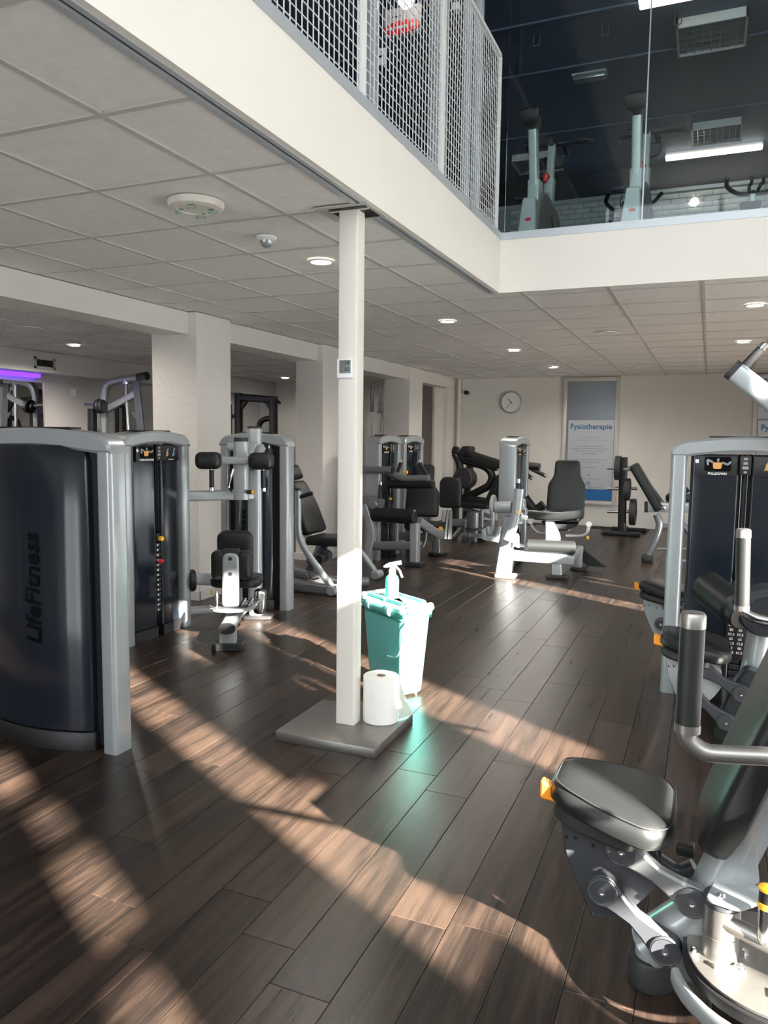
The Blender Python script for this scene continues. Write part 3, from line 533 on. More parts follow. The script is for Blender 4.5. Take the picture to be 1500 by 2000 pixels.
# ================================================================ WEIGHT TOWERS
def tower(t, M, W=.70, D=.19, title=None, H=1.47, rear=False, front=True, plates=None, pin=None, txt=None, facts=True, tz=.60, ts=.15):
    hw = W/2; pw = .082
    def P(nm, b, m, par=t): b.transform(M); return obj(nm, b, m, par)
    for s in (-1, 1):
        P('post', layered(rrect(pw, D, .02, 4, s*(hw-pw/2), 0), [(0, 0), (0, 1.365)]), 'silver')
    ol = []
    for k in range(9): a = PI*k/16; ol.append((hw-.10+.105*math.cos(a), 1.36+.088*math.sin(a)))
    for k in range(1, 8): x = (hw-.10)*(1-k/4.); ol.append((x, 1.448+.022*(1-(x/(hw-.1))**2)))
    for k in range(9): a = PI/2+PI*k/16; ol.append((-hw+.10+.105*math.cos(a), 1.36+.088*math.sin(a)))
    ol += [(-hw+pw, 1.36)]+[(-(hw-pw)+(hw-pw)*2*k/8, 1.36+.028*math.sin(PI*k/8)) for k in range(1, 8)]+[(hw-pw, 1.36)]
    P('cap', prism(ol, D+.012, frame((0, D/2+.006, 0), (1, 0, 0), (0, 0, 1)), .012), 'silver')
    P('top_cover', box((0, .0, 1.470), (W*.5, D*.6, .008), .003), 'black')
    if front:
        sw = .058; ow = hw-pw-.022; yb = -D/2
        for s in (-1, 1):
            o2 = rpoly([(s*sw/2, yb+.01), (s*ow, yb+.03), (s*ow, yb+.10), (s*sw/2, yb+.10)], .02)
            P('shroud_panel', layered(o2, [(.004, .075), (0, .08), (0, 1.375)]), 'shroud')
            P('base_trim', layered(rpoly([(s*sw/2, yb), (s*(ow+.012), yb+.02), (s*(ow+.012), yb+.12), (s*sw/2, yb+.12)], .012), [(0, 0), (0, .075)]), 'black')
        P('slot_back', box((0, yb+.09, .72), (sw+.02, .01, 1.31)), 'black')
        for s in (-.016, .016): P('guide_rod', cyl((s, yb+.07, .06), (s, yb+.07, 1.37), .0055, seg=10), 'chrome')
        n = plates or 14
        for k in range(n):
            z = .66-k*.036; wp = P('weight_plate', box((0, yb+.045, z), (sw-.004, .05, .032), .003), 'black')
            if facts and plates is None: P('number', box((-.008, yb+.019, z), (.014, .001, .011)), 'print', wp)
        P('head_block', box((0, yb+.04, .715), (.04, .05, .06), .005), 'black')
        k1 = P('range_knob', cyl((.012, yb-.012, .705), (.012, yb+.03, .705), .018, seg=18, bev=.004), 'yellow')
        if pin: P('selector_pin', lathe([(0, .008), (.01, .015), (.03, .016), (.036, .008)], (0, yb-.02, pin), (0, 1, 0), 16), 'red')
        # placards
        x0, x1 = sw/2+.012, ow-.02
        for s in (-1, 1):
            xa, xb = (-x1, -x0) if s < 0 else (x0, x1)
            pl = P('placard', box(((xa+xb)/2, yb+.012, 1.31), (xb-xa, .008, .11), .003), 'black')
            yy = yb+.0065
            if s < 0:
                fc = (xa+xb)/2+.01
                P('placard_frame', prism(rrect(.135, .078, .008, 3, fc, 1.322), .0008, frame((0, yy+.001, 0), (1, 0, 0), (0, 0, 1)), 0), 'blackprint', pl)
                P('figure_torso', prism(rpoly([(fc-.022, 1.295), (fc+.018, 1.295), (fc+.024, 1.33), (fc-.026, 1.33)], .008), .001, frame((0, yy, 0), (1, 0, 0), (0, 0, 1)), 0), 'tan', pl)
                b = B()
                for q in ([(-.025, 1.33), (-.055, 1.345), (-.05, 1.315)], [(.022, 1.33), (.05, 1.318), (.065, 1.335)], [(0, 1.335), (.002, 1.352)]): tube([(fc+u, yy-.001, v) for u, v in q], .006, .01, 6, bm=b)
                P('figure_limbs', b, 'greyp', pl)
                P('code_block', box((xa+.012, yy, 1.335), (.018, .001, .02)), 'print', pl)
                if title: text('title', title, .017, 'print', M @ frame((fc, yy-.001, 1.268), (1, 0, 0), (0, 0, 1)), pl, bold=.0006)
            else:
                for fx, mm in ((.3, 'tan'), (.68, 'blue')):
                    fc = xa+(xb-xa)*fx; b = B(); tube([(fc, yy, 1.292), (fc, yy, 1.325)], .008, 0, 6, bm=b); P('figure_torso', b, mm, pl); b = B(); tube([(fc-.012, yy-.001, 1.29), (fc, yy-.001, 1.33), (fc+.012, yy-.001, 1.345)], .004, .01, 6, bm=b); P('figure_limbs', b, 'greyp', pl)
                if title: text('title', 'LifeFitness', .014, 'print', M @ frame(((xa+xb)/2, yy-.001, 1.268), (1, 0, 0), (0, 0, 1)), pl, shear=.2)
        ip = P('icon_strip', box((0, yb+.008, 1.315), (sw-.002, .02, .105), .003), 'black')
        for k, (w_, h_) in enumerate(((.018, .012), (.022, .014), (.03, .016), (.016, .012))): P('icon', box((0, yb-.0025, 1.352-k*.024), (w_, .001, h_)), 'greyp', ip)
    if rear:
        rw = hw-pw-.058; yr = D/2; n = 14
        def arc(w_, d0, d1, r): return rpoly([(-w_, d0-.10)]+[(-w_+2*w_*k/n, d0+d1*math.sin(PI*k/n)**.8) for k in range(n+1)]+[(w_, d0-.10)], r)
        P('rear_shroud', layered(arc(rw, yr-.01, .075, .012), [(.012, .08), (0, .09), (0, 1.325), (.03, 1.392)]), 'shroud')
        P('rear_recess', box((0, yr-.09, .70), (W-2*pw-.004, .10, 1.37)), 'black')
        P('rear_base', layered(arc(rw+.012, yr-.005, .082, .012), [(0, 0), (0, .078), (.004, .084)]), 'black')
        if txt is not None: text('lettering', 'LifeFitness', ts, 'blackprint', M @ frame((txt, yr-.007+.075*math.sin(PI*(txt+rw)/(2*rw))**.8, tz), (0, 0, 1), (1, 0, 0)), t, shear=.15, bold=.002)
    elif not front: P('back_board', box((0, 0, .70), (W-2*pw-.03, D*.7, 1.34), .01), 'shroud')
# the near left tower, seen from behind
t = thing('weight_machine', 'nearest weight tower at the left edge, seen from its dark bowed back', 'weight machine', (-2.87, 2.64, 0), 'weight machines')
tower(t, RZ(PI, (-2.87, 2.64, 0)), W=.96, D=.11, rear=True, front=False, txt=-.075, tz=.74, ts=.122)
obj('stack_cover', box((-2.87, 2.80, .70), (.50, .06, 1.30), .02), 'shroud', t)
# torso rotation machine
def torso():
    t = thing('torso_rotation_machine', 'torso rotation machine with chest pads, knee pads and dark weight tower facing right', 'weight machine', (-3.30, 4.4, 0), 'weight machines')
    tower(t, RZ(PI/2, (-3.66, 4.34, 0)), W=.70, title='TORSO ROTATION', pin=.545)
    obj('rear_board', box((-3.78, 4.34, .70), (.04, .50, 1.3), .01), 'shroud2', t)
    M = RZ(math.atan2(.91, -.42)-PI/2, (-2.93, 4.24, 0))   # local y runs away from the camera along the machine
    def P(nm, b, m, par=t): b.transform(M); return obj(nm, b, m, par)
    P('foot', prism(rrect(.21, .10, .02), .05, I4, .006), 'rubber'); P('foot_post', prism(rrect(.115, .08, .02), .10, Matrix.Translation((0, .01, .05)), .003), 'silver')
    P('rail', tube([(0, -.03, .155), (.0, .28, .175), (-.02, .95, .10)], 0, .1, 20, (.055, .035, 2.6), (0, 0, 1)), 'silver'); P('rail_end', tube([(0, -.05, .155), (0, -.025, .155)], 0, 0, 24, (.057, .036, 2.4), (0, 0, 1)), 'rubber')
    P('turn_disc', lathe([(0, .10), (.008, .155), (.02, .155), (.026, .14)], (0, .20, .235), (0, 0, 1), 40), 'silver'); P('disc_guard', prism([(.15*math.cos(a*PI/10+PI), .15*math.sin(a*PI/10+PI)) for a in range(11)], .006, Matrix.Translation((-.01, .215, .258)), .001), 'link')
    kp = P('knee_plate', prism(rpoly([(-.057, .27), (.057, .27), (.057, .64), (-.057, .64)], [.02, .02, .05, .05]), .05, frame((0, .16, 0), (1, 0, 0), (0, 0, 1)), .012), 'silver')
    for z in (.50, .605): P('bolt', cyl((0, .105, z), (0, .115, z), .014, seg=16, bev=.002), 'link', kp)
    P('plate_cap', prism(rpoly([(-.06, .60), (.06, .60), (.06, .665), (-.06, .665)], .02), .04, frame((0, .195, 0), (1, 0, 0), (0, 0, 1)), .006), 'rubber')
    for s in (-1, 1): P('knee_pad', pad(rrect(.095, .20, .035, 4, s*.092, .55), .11, frame((0, .25, 0), (1, 0, 0), (0, 0, 1)), .02), 'leather')
    P('back_pad', pad(rrect(.26, .24, .06, 5, -.03, .63), .08, frame((0, .55, 0), (1, 0, 0), (0, 0, 1)), .025), 'leather'); P('seat', pad(rrect(.36, .30, .09, 5, 0, 0), .07, Matrix.Translation((.0, .40, .37)), .025), 'leather')
    P('seat_post', cyl((0, .42, .15), (0, .42, .38), .035), 'silver'); P('adjust_pin', tube([(-.10, .14, .255), (-.10, .14, .34), (-.10, .15, .37)], [.012, .016, .009, .006]), 'chrome')
    for x in (-.05, .06, .11): P('linkage', cyl((x, .16, .26), (x+.02, .24, .30), .012), 'chrome')
    P('side_casting', box((.17, .35, .26), (.09, .12, .18), .03), 'chrome'); P('casting_foot', prism(rrect(.24, .16, .03, 4, .08, .92), .03, I4, .006), 'rubber')
    P('column', tube([(.06, .92, 0), (.06, .92, 1.50)], 0, 0, 24, (.055, .05, 3), (0, 1, 0)), 'silver'); P('column_cap', tube([(.06, .92, 1.50), (.06, .92, 1.515)], 0, 0, 24, (.057, .052, 3), (0, 1, 0)), 'rubber')
    P('chest_arm', tube([(.0, .62, .97), (.0, .62, 1.40)], 0, 0, 24, (.056, .042, 2.6), (0, 1, 0)), 'silver'); P('chest_arm_cap', tube([(0, .62, 1.40), (0, .62, 1.43)], 0, 0, 24, (.052, .04, 2.6), (0, 1, 0)), 'rubber')
    P('arm_bracket', beam((.02, .66, 1.22), (.06, .88, 1.35), .03, .04), 'silver'); P('brace', beam((.06, .70, 1.20), (.13, .86, 1.36), .018, .03), 'silver')
    P('crossbar', beam((-.27, .56, 1.262), (.22, .56, 1.262), .02, .028), 'silver')
    for s in (-.215, .165):
        cp = P('chest_pad', pad(rrect(.185, .125, .045, 5, s, 1.262), .10, frame((0, .54, 0), (1, 0, 0), (0, 0, 1)), .03), 'leather')
        hd = P('handle', cyl((s+.0, .60, 1.06), (s+.0, .60, 1.19), .018), 'grip'); P('handle_cap', cyl((s+.0, .60, 1.035), (s+.0, .60, 1.06), .019), 'chrome', hd); P('handle_stem', cyl((s, .60, 1.19), (s, .60, 1.23), .012), 'chrome', hd)
    P('adjust_lever', tube([(-.05, .58, 1.20), (-.075, .57, 1.12), (-.09, .57, 1.06), (-.06, .57, 1.03)], .009, .03, 8), 'chrome'); P('pivot_knob', cyl((-.10, .62, 1.36), (-.05, .62, 1.36), .03, bev=.006), 'silver')
    kn = P('plunger', cyl((.05, .57, 1.03), (.10, .57, 1.03), .016), 'black'); P('plunger_ring', cyl((.085, .57, 1.03), (.102, .57, 1.03), .018), 'yellow', kn)
    a = Vector((-3.64, 4.68, .985)); P('side_pipe', beam(M.inverted() @ a, (.05, .87, .99), .032, .04), 'silver'); P('lower_pipe', beam(M.inverted() @ Vector((-3.64, 4.68, .36)), (.04, .87, .30), .035, .045), 'silver')
    P('base_pipe', beam(M.inverted() @ Vector((-3.66, 4.66, .10)), (-.02, .90, .09), .03, .03), 'silver'); obj('pulley', cyl((-3.60, 4.70, .34), (-3.565, 4.735, .34), .085, seg=32, bev=.012), 'black', t); P('cable_knob', cyl((-.20, .46, .30), (-.19, .46, .30), .018), 'yellow')
torso()
# chest press: dark tower seen from behind, reclined seat and bent arms beyond
def chest():
    t = thing('chest_press_machine', 'chest press with dark tower behind the chest pads and reclined black seat beside the column', 'weight machine', (-3.3, 6.2, 0), 'weight machines')
    tower(t, RZ(PI, (-3.48, 5.47, 0)), W=.66, D=.12, rear=True, front=False, txt=.05, ts=.11)
    for Y, nm in ((6.15, 0), (7.05, 1)):
        dx = 0 if nm == 0 else at(735, 1130, 7.05).x-at(650, 1150, 6.15).x
        pts = [at(582, 958, 6.15), at(582, 1045, 6.15), at(598, 1078, 6.15), at(652, 1158, 6.15)]; pts = [Vector((p.x+dx, Y, max(p.z, .05))) for p in pts]
        ar = obj('press_arm', tube(pts, 0, .12, 16, (.03, .03, 2.6), (0, 1, 0)), 'silver', t)
        obj('pivot', cyl(pts[-1]+Vector((0, -.07, 0)), pts[-1]+Vector((0, .07, 0)), .045, bev=.006), 'silver', ar); obj('arm_cap', cyl(pts[0], pts[0]+Vector((0, 0, .02)), .031), 'rubber', ar)
        obj('handle', cyl(pts[0]+Vector((.02, 0, -.06)), pts[0]+Vector((.14, .02, -.02)), .02), 'grip', ar)
    Y = 6.6; a = at(574, 948, Y); b_ = at(612, 1048, Y)
    d = (a-b_); L = d.length; dn = d.normalized()
    Mb = frame(b_+Vector((-.02, 0, .02)), (0, 1, 0), dn)
    obj('backrest', pad(rpoly([(-.20, 0), (.20, 0), (.20, L*.55), (.12, L), (-.12, L), (-.20, L*.55)], .05), .09, Mb, .025), 'leather', t)
    obj('headrest', pad(rpoly([(-.13, L+.02), (.13, L+.02), (.11, L+.17), (-.11, L+.17)], .04), .09, Mb, .025), 'leather', t)
    s = at(640, 1052, Y); obj('seat', pad(rpoly([(-.16, -.20), (.22, -.17), (.22, .17), (-.16, .20)], .06), .08, Matrix.Translation((s.x, Y, s.z-.05)), .025), 'leather', t)
    obj('back_frame', beam(b_+Vector((-.06, 0, 0)), a+Vector((-.08, 0, .05)), .035, .03), 'silver', t)
    obj('seat_post', beam((s.x-.05, Y, s.z-.06), (s.x-.2, Y, .10), .04, .05), 'silver2', t); obj('seat_link', beam((s.x+.02, Y-.1, s.z-.08), (s.x-.12, Y-.1, .20), .03, .04), 'link', t)
    for q in ((.05, .16), (-.10, .10)): obj('link_disc', cyl((s.x+q[0], Y-.16, s.z-.20+q[1]-.1), (s.x+q[0], Y-.10, s.z-.20+q[1]-.1), .05, bev=.006), 'link', t)
    obj('foot_roller', cyl((s.x+.02, Y-.22, .28), (s.x+.02, Y-.02, .30), .05, bev=.01), 'grip', t)
    obj('base_rail', tube([(-4.0, 6.3, .22), (-3.6, 6.35, .13), (-3.2, 6.45, .06), (-2.95, 6.6, .06)], 0, .2, 16, (.05, .045, 3), (0, 0, 1)), 'silver2', t); obj('floor_rail', beam((-3.95, 6.15, .05), (-3.05, 6.15, .05), .05, .045), 'silver2', t)
    obj('lock_pin', tube([(-3.36, 6.12, .20), (-3.30, 6.10, .14), (-3.22, 6.10, .16)], .012, .02, 8), 'chrome', t)
chest()
# seated leg curl in the middle
def legcurl():
    t = thing('leg_curl_machine', 'leg curl with grey frame, black rollers and reclined back left of the black press', 'weight machine', (-3.3, 8.4, 0), 'weight machines')
    tower(t, RZ(PI/2, (-3.60, 8.47, 0)), W=.68, title='SEATED LEG CURL', pin=.5)
    y = 8.0
    pt = lambda px_, py_, Y=y: at(px_, py_, Y)
    obj('front_leg', beam(pt(811, 1022), Vector((-3.0, y, .03)), .05, .055, (0, 1, 0)), 'silver', t); obj('front_foot', box((-2.99, y-.02, .025), (.20, .16, .05), .01), 'rubber', t)
    obj('side_leg', beam([pt(712, 985), pt(728, 1035), pt(718, 1098)], None, .05, .055, (0, 1, 0), fil=.1), 'silver', t); obj('cross_beam', beam(pt(728, 1066), pt(812, 1066), .04, .05), 'silver2', t)
    a, b_ = pt(728, 1004), pt(812, 1010); obj('leg_roller', cyl(a, b_, .085, seg=28, bev=.015), 'leather', t)
    a, b_ = pt(700, 918, 8.1), pt(765, 918, 8.1); obj('thigh_bar', cyl(a, b_, .042, bev=.004), 'silver2', t); obj('bar_end', cyl(b_, b_+Vector((.015, 0, 0)), .040), 'black', t)
    a, b_, c = pt(760, 922, 8.2), pt(786, 936, 8.2), pt(838, 934, 8.2); obj('thigh_arm', tube([a, b_, c], .042, .08), 'silver2', t); a, b_ = pt(758, 946, 8.2), pt(846, 946, 8.2); obj('thigh_roller', cyl(a, b_, .05, bev=.01), 'leather', t); obj('roller_cap', cyl(b_, b_+Vector((.01, 0, 0)), .045), 'rubber', t)
    for p0, p1 in (((777, 922), (783, 903)), ((834, 928), (820, 903))):
        h = obj('handle', tube([pt(*p0, 8.2), pt(*p1, 8.2)], .02), 'grip', t); e = pt(*p1, 8.2); obj('handle_cap', cyl(e, e+Vector((0, 0, .03)), .021), 'chrome', h)
    h = obj('lever', tube([pt(741, 975), pt(743, 945)], .018), 'grip', t); obj('lever_cap', cyl(pt(743, 947), pt(743, 941), .019), 'chrome', h); obj('lever_stem', cyl(pt(741, 985), pt(741, 965), .012), 'chrome', h)
    obj('pivot_hub', cyl(pt(731, 985)+Vector((0, -.06, 0)), pt(731, 985)+Vector((0, .06, 0)), .055, bev=.008), 'silver2', t); obj('pivot_axle', beam(pt(700, 975), pt(748, 985), .05, .06), 'silver2', t); kn = pt(788, 922, 8.15); obj('plunger', cyl(kn, kn+Vector((.05, 0, 0)), .018), 'yellow', t)
    Y = 8.85; b_ = pt(820, 1010, Y); a = pt(850, 908, Y); d = a-b_; dn = Vector((.10, .30, 1)).normalized(); L = .66
    Mb = frame(b_+Vector((.03, 0, 0)), (.97, .2, 0), dn); obj('backrest', pad(rpoly([(-.21, 0), (.21, 0), (.20, L*.5), (.13, L*.62), (.13, L), (-.13, L), (-.13, L*.62), (-.20, L*.5)], .05), .08, Mb, .025), 'leather', t)
    s = pt(838, 1022, 8.6); obj('seat', pad(rpoly([(-.20, -.22), (.20, -.22), (.22, .2), (-.22, .2)], .07), .08, Matrix.Translation((s.x-.06, 8.62, s.z-.07)), .025), 'leather', t)
    obj('seat_rail', tube([pt(818, 1018, 8.1), pt(850, 1040, 8.4), pt(864, 1044, 8.7)], 0, .1, 16, (.04, .05, 3), (0, 0, 1)), 'silver', t); obj('rear_post', beam(pt(852, 1045, Y), Vector((-3.02, Y, .0)), .055, .05, (0, 1, 0)), 'silver2', t); obj('rear_foot', box((-3.02, Y, .02), (.2, .14, .04), .008), 'rubber', t)
    for dx in (-.05, .03, .10): obj('back_bracket', prism(rpoly([(-.03, 0), (.03, 0), (.015, .36), (-.015, .36)], .015), .02, frame((s.x+.14+dx*.6, 8.78, s.z-.20), (.8, .6, 0), (.15, 0, 1)), .004), 'silver2', t)
    k = pt(858, 1032, 8.5); obj('adjust_knob', cyl(k, k+Vector((.035, 0, 0)), .022), 'yellow', t); obj('adjust_rod', cyl(k-Vector((.16, 0, 0)), k, .005, seg=8), 'chrome', t)
    obj('hanging_lever', tube([pt(833, 1040, 8.3), pt(832, 1055, 8.3), pt(827, 1068, 8.3)], .010), 'silver', t); obj('rear_beam', beam((-3.5, 8.8, .22), (-3.02, 8.8, .22), .04, .05), 'silver2', t)
legcurl()
t = thing('weight_machine', 'dark weight tower standing just behind the leg curl tower', 'weight machine', (-3.62, 9.33, 0), 'weight machines')
tower(t, RZ(PI/2, (-3.62, 9.33, 0)), W=.70, title='LEG EXTENSION')
# leg extension, partly in sunlight
def legext():
    t = thing('leg_extension_machine', 'sunlit leg extension with pale rollers and a narrow tower before the clock wall', 'weight machine', (-1.7, 8.2, 0), 'weight machines')
    tower(t, RZ(PI/2, (-2.06, 8.72, 0)), W=.70, title='LEG EXTENSION', facts=False)
    y = 7.74; pt = lambda px_, py_, Y=y: at(px_, py_, Y)
    p0 = pt(985, 1112); obj('front_post', prism(rpoly([(-.10, 0), (.06, 0), (.07, .30), (.09, .62), (-.02, .62), (-.06, .30)], .03), .12, frame((p0.x+.01, y+.06, .04), (1, 0, 0), (0, 0, 1)), .015), 'silver', t); obj('post_foot', box((-1.885, y, .022), (.21, .16, .045), .012), 'silver2', t)
    obj('base_beam', beam(pt(998, 1084, 7.82), pt(1120, 1094, 7.98), .05, .055), 'silver', t); obj('right_leg', beam(pt(1088, 1090, 7.95), Vector((-1.39, 7.95, .04)), .05, .05, (0, 1, 0)), 'silver', t); obj('right_foot', box((-1.39, 7.94, .022), (.22, .15, .044), .01), 'rubber', t)
    obj('rear_leg', box((-1.28, 8.55, .12), (.10, .10, .20), .015), 'silver', t); obj('rear_foot', box((-1.26, 8.56, .02), (.18, .14, .04), .01), 'rubber', t); obj('length_beam', beam((-1.30, 8.0, .22), (-1.28, 8.62, .22), .05, .05), 'silver', t)
    a, b_ = pt(1026, 1066, 7.86), pt(1124, 1070, 7.98); obj('ankle_roller', cyl(a, b_, .072, seg=28, bev=.02), 'leather', t); obj('roller_axle', cyl(a-Vector((.06, 0, 0)), a, .02), 'chrome', t)
    a, b_, c = pt(1014, 955, 7.68), pt(1008, 1010, 7.66), pt(992, 1056, 7.62); obj('lever_arm', tube([a, b_, c], 0, .1, 18, (.05, .045, 3), (0, 1, 0)), 'silver', t)
    obj('arm_fin', prism(rpoly([(-.02, 0), (.05, -.02), (.04, .12), (.0, .14)], .015), .03, frame(pt(1006, 1066, 7.7), (1, 0, 0), (0, 0, 1)), .004), 'silver', t)
    h = obj('arm_grip', tube([pt(1011, 962, 7.66), pt(1012, 942, 7.66)], .02), 'grip', t); e = pt(1012, 943, 7.66); obj('grip_cap', cyl(e, e+Vector((0, 0, .04)), .021), 'chrome', h)
    obj('pivot_wheel', cyl(pt(1018, 985, 7.72), pt(1026, 985, 7.72), .06, bev=.01), 'silver', t); obj('pivot_wheel', cyl(pt(1012, 1012, 7.72), pt(1022, 1012, 7.72), .06, bev=.01), 'silver', t); obj('range_pin', cyl(pt(1012, 1000, 7.6), pt(1012, 1000, 7.63), .018), 'yellow', t); obj('side_peg', cyl(pt(1018, 1008, 7.64), pt(1030, 1012, 7.66), .022), 'white', t)
    a, b_ = pt(966, 991, 7.7), pt(1000, 991, 7.7); obj('counterweight', cyl(a, b_, .06, bev=.008), 'silver', t); cam_ = obj('cam_plate', cyl(a+Vector((-.03, 0, .02)), a+Vector((.0, 0, .02)), .11, seg=28, bev=.004), 'silver', t)
    obj('cam_hook', tube([pt(963, 1000, 7.66), pt(962, 1035, 7.66), pt(956, 1045, 7.66), pt(953, 1028, 7.66)], .022, .05, 10), 'silver', t); obj('tool_tray', prism(rpoly([(-.11, .05), (-.10, -.06), (.07, -.08), (.10, .09), (.06, .09), (.04, -.02), (-.06, -.015), (-.08, .06)], .012), .12, frame(pt(966, 1042, 7.72), (1, 0, 0), (0, 0, 1)), .006), 'silver', t)
    s = pt(1085, 1006, 8.05); obj('seat_front_pad', tube([pt(1032, 1004, 8.0), pt(1085, 1010, 8.0), pt(1137, 1004, 8.0)], 0, .2, 18, (.04, .045, 3), (0, 0, 1)), 'leather', t); obj('seat', pad(rpoly([(-.24, 0), (.26, 0), (.24, .46), (-.20, .46)], .06), .08, Matrix.Translation((s.x, 8.0, s.z-.06)), .025), 'leather', t)
    obj('seat_shell', lathe([(0, .06), (.05, .17), (.09, .20)], (s.x+.02, 8.22, s.z-.18), (0, 0, 1), 28), 'rubber', t); obj('seat_post', prism(rpoly([(-.07, 0), (.05, 0), (.08, .16), (.0, .36), (-.08, .36)], .03), .10, frame((s.x-.02, 8.10, .25), (1, 0, 0), (0, 0, 1)), .012), 'silver', t)
    Y = 8.62; b_ = pt(1104, 1004, Y); Mb = frame(b_+Vector((0, .05, -.02)), (1, .12, 0), (.02, .22, 1)); L = .62
    obj('backrest', pad(rpoly([(-.22, 0), (.20, 0), (.20, L*.56), (.145, L*.70), (.13, L), (-.14, L), (-.15, L*.70), (-.21, L*.56)], .04), .08, Mb, .025), 'leather', t); obj('back_support', beam(b_+Vector((0, .1, -.2)), b_+Vector((.02, .26, .45)), .04, .03), 'silver2', t)
    for p0, p1, p2, p3 in (((1036, 1018), (1040, 1030), (1052, 1041), (1080, 1042)), ((1150, 1024), (1148, 1040), (1138, 1046), (1105, 1046))):
        h = obj('side_handle', tube([pt(*p0, 8.15), pt(*p1, 8.15), pt(*p2, 8.15), pt(*p3, 8.15)], .016, .05, 10), 'silver', t); obj('handle_knob', cyl(pt(*p0, 8.13), pt(*p0, 8.19), .03, bev=.006), 'white', h)
    k = pt(1146, 1050, 8.2); obj('adjust_knob', cyl(k, k+Vector((.02, 0, 0)), .02), 'yellow', t); obj('wing_plate', prism([(0, 0), (.28, -.20), (.30, -.22), (.10, -.22), (0, -.14)], .04, frame((s.x+.16, 8.70, .26), (1, 0, 0), (0, 0, 1)), .004), 'black', t)
    for q0, q1 in (((1025, 972), (1052, 1008)), ((1062, 985), (1040, 1002))): obj('side_pad', tube([pt(*q0, 8.75), pt(*q1, 8.75)], 0, 0, 16, (.06, .05, 3)), 'leather', t)
legext()
# ================================================================ BLACK PLATE-LOADED PRESS
def cp(cx, cy, Y): return at(850+cx/6.52, 850+cy/6.52, Y)
def blackpress():
    Y = 10.6; t = thing('plate_loaded_press', 'black plate-loaded press machine with angular tubes below the clock', 'weight machine', (-2.9, Y, 0)); q = lambda x, y, d=0: cp(x, y, Y+d)
    obj('upright', tube([q(250, 230), q(325, 380), q(300, 560), q(262, 700), Vector((q(262, 700).x, Y, .05))], .055, .12), 'blackiron', t); obj('upright', tube([q(445, 370, .3), q(400, 770, .3), Vector((q(395, 770, .3).x, Y+.3, .05))], .055), 'blackiron', t)
    obj('lever_beam', beam(q(320, 235), q(800, 385), .06, .085), 'blackiron', t); obj('pivot_block', box(q(420, 205), (.17, .18, .15), .03), 'blackiron', t); obj('head_roller', cyl(q(225, 195), q(300, 205), .065, bev=.01), 'blackiron', t)
    obj('curved_tube', tube([q(320, 310), q(640, 395), q(735, 500), q(700, 640), q(400, 790), q(300, 830)], .055, .22), 'blackiron', t); obj('seat_beam', beam(q(250, 800), q(640, 860), .06, .07), 'blackiron', t)
    pl = obj('weight_plate', cyl(q(345, 545, -.12), q(420, 550, .08), .15, seg=28, bev=.015), 'rubber', t); obj('plate_peg', cyl(q(110, 545, -.1), q(330, 560, -.1), .025), 'chrome', t); obj('peg_collar', cyl(q(240, 558, -.1), q(280, 560, -.1), .06), 'blackiron', t)
    obj('backrest', pad(rpoly([(-.17, 0), (.17, 0), (.15, .5), (-.15, .5)], .05), .09, frame(q(660, 890), (.2, 1, 0), q(800, 600)-q(660, 890)), .025), 'leather', t); obj('seat', pad(rpoly([(-.26, -.16), (.26, -.19), (.26, .19), (-.26, .16)], .06), .08, Matrix.Translation(q(500, 920)), .025), 'leather', t)
    obj('seat_frame', beam(q(370, 930), q(720, 1040), .035, .03), 'silver2', t); obj('seat_peg', cyl(q(505, 985), q(540, 990), .03), 'silver2', t); obj('support', beam(q(480, 1010), q(390, 1100), .05, .05), 'silver2', t)
    obj('chest_pad', pad(rpoly([(-.16, 0), (.16, 0), (.16, .38), (.10, .44), (-.10, .44), (-.16, .38)], .06), .12, frame(q(205, 925, -.25), (1, .1, 0), (0, .05, 1)), .03), 'leather', t)
    obj('base_rail', beam(q(110, 1110, -.2), q(470, 1120, -.2), .05, .055), 'silver2', t); obj('floor_tube', tube([q(100, 1330, -.2), q(230, 1310, -.2), q(350, 1160, -.2)], .04, .15), 'silver2', t)
    for x, h in ((500, .30), (590, .34)): obj('selector_column', cyl(q(x, 1250, -.3), q(x, 1250, -.3)+Vector((0, 0, h)), .07 if x == 500 else .03, bev=.006), 'silver2', t)
    obj('selector_disc', cyl(q(530, 1290, -.3), q(530, 1290, -.3)+Vector((0, 0, .02)), .20, seg=32), 'silver2', t); obj('selector_ring', cyl(q(520, 1200, -.3), q(520, 1200, -.3)+Vector((0, 0, .03)), .16, seg=32), 'link', t); obj('selector_foot', cyl(Vector((q(495, 1400, -.3).x, Y-.3, 0)), q(495, 1290, -.3), .05), 'silver2', t); obj('side_stand', beam(q(385, 1090, -.35), Vector((q(378, 1330, -.35).x, Y-.35, .02)), .02, .025, (0, 1, 0)), 'silver2', t)
    obj('press_handle', cyl(q(1130, 385), q(1335, 405), .055, bev=.01), 'blackiron', t); obj('handle_link', beam(q(780, 380), q(1150, 385), .05, .05), 'blackiron', t)
    for a, b_ in (((1225, 430), (1390, 510)), ((1110, 460), (1220, 540))):
        h = obj('grip', cyl(q(*a), q(*b_), .028), 'grip', t); v = (q(*b_)-q(*a)).normalized(); obj('grip_cap', cyl(q(*b_), q(*b_)+v*.03, .028), 'chrome', h)
    obj('floor_foot', box((-2.75, Y, .025), (.7, .12, .05), .01), 'blackiron', t)
blackpress()
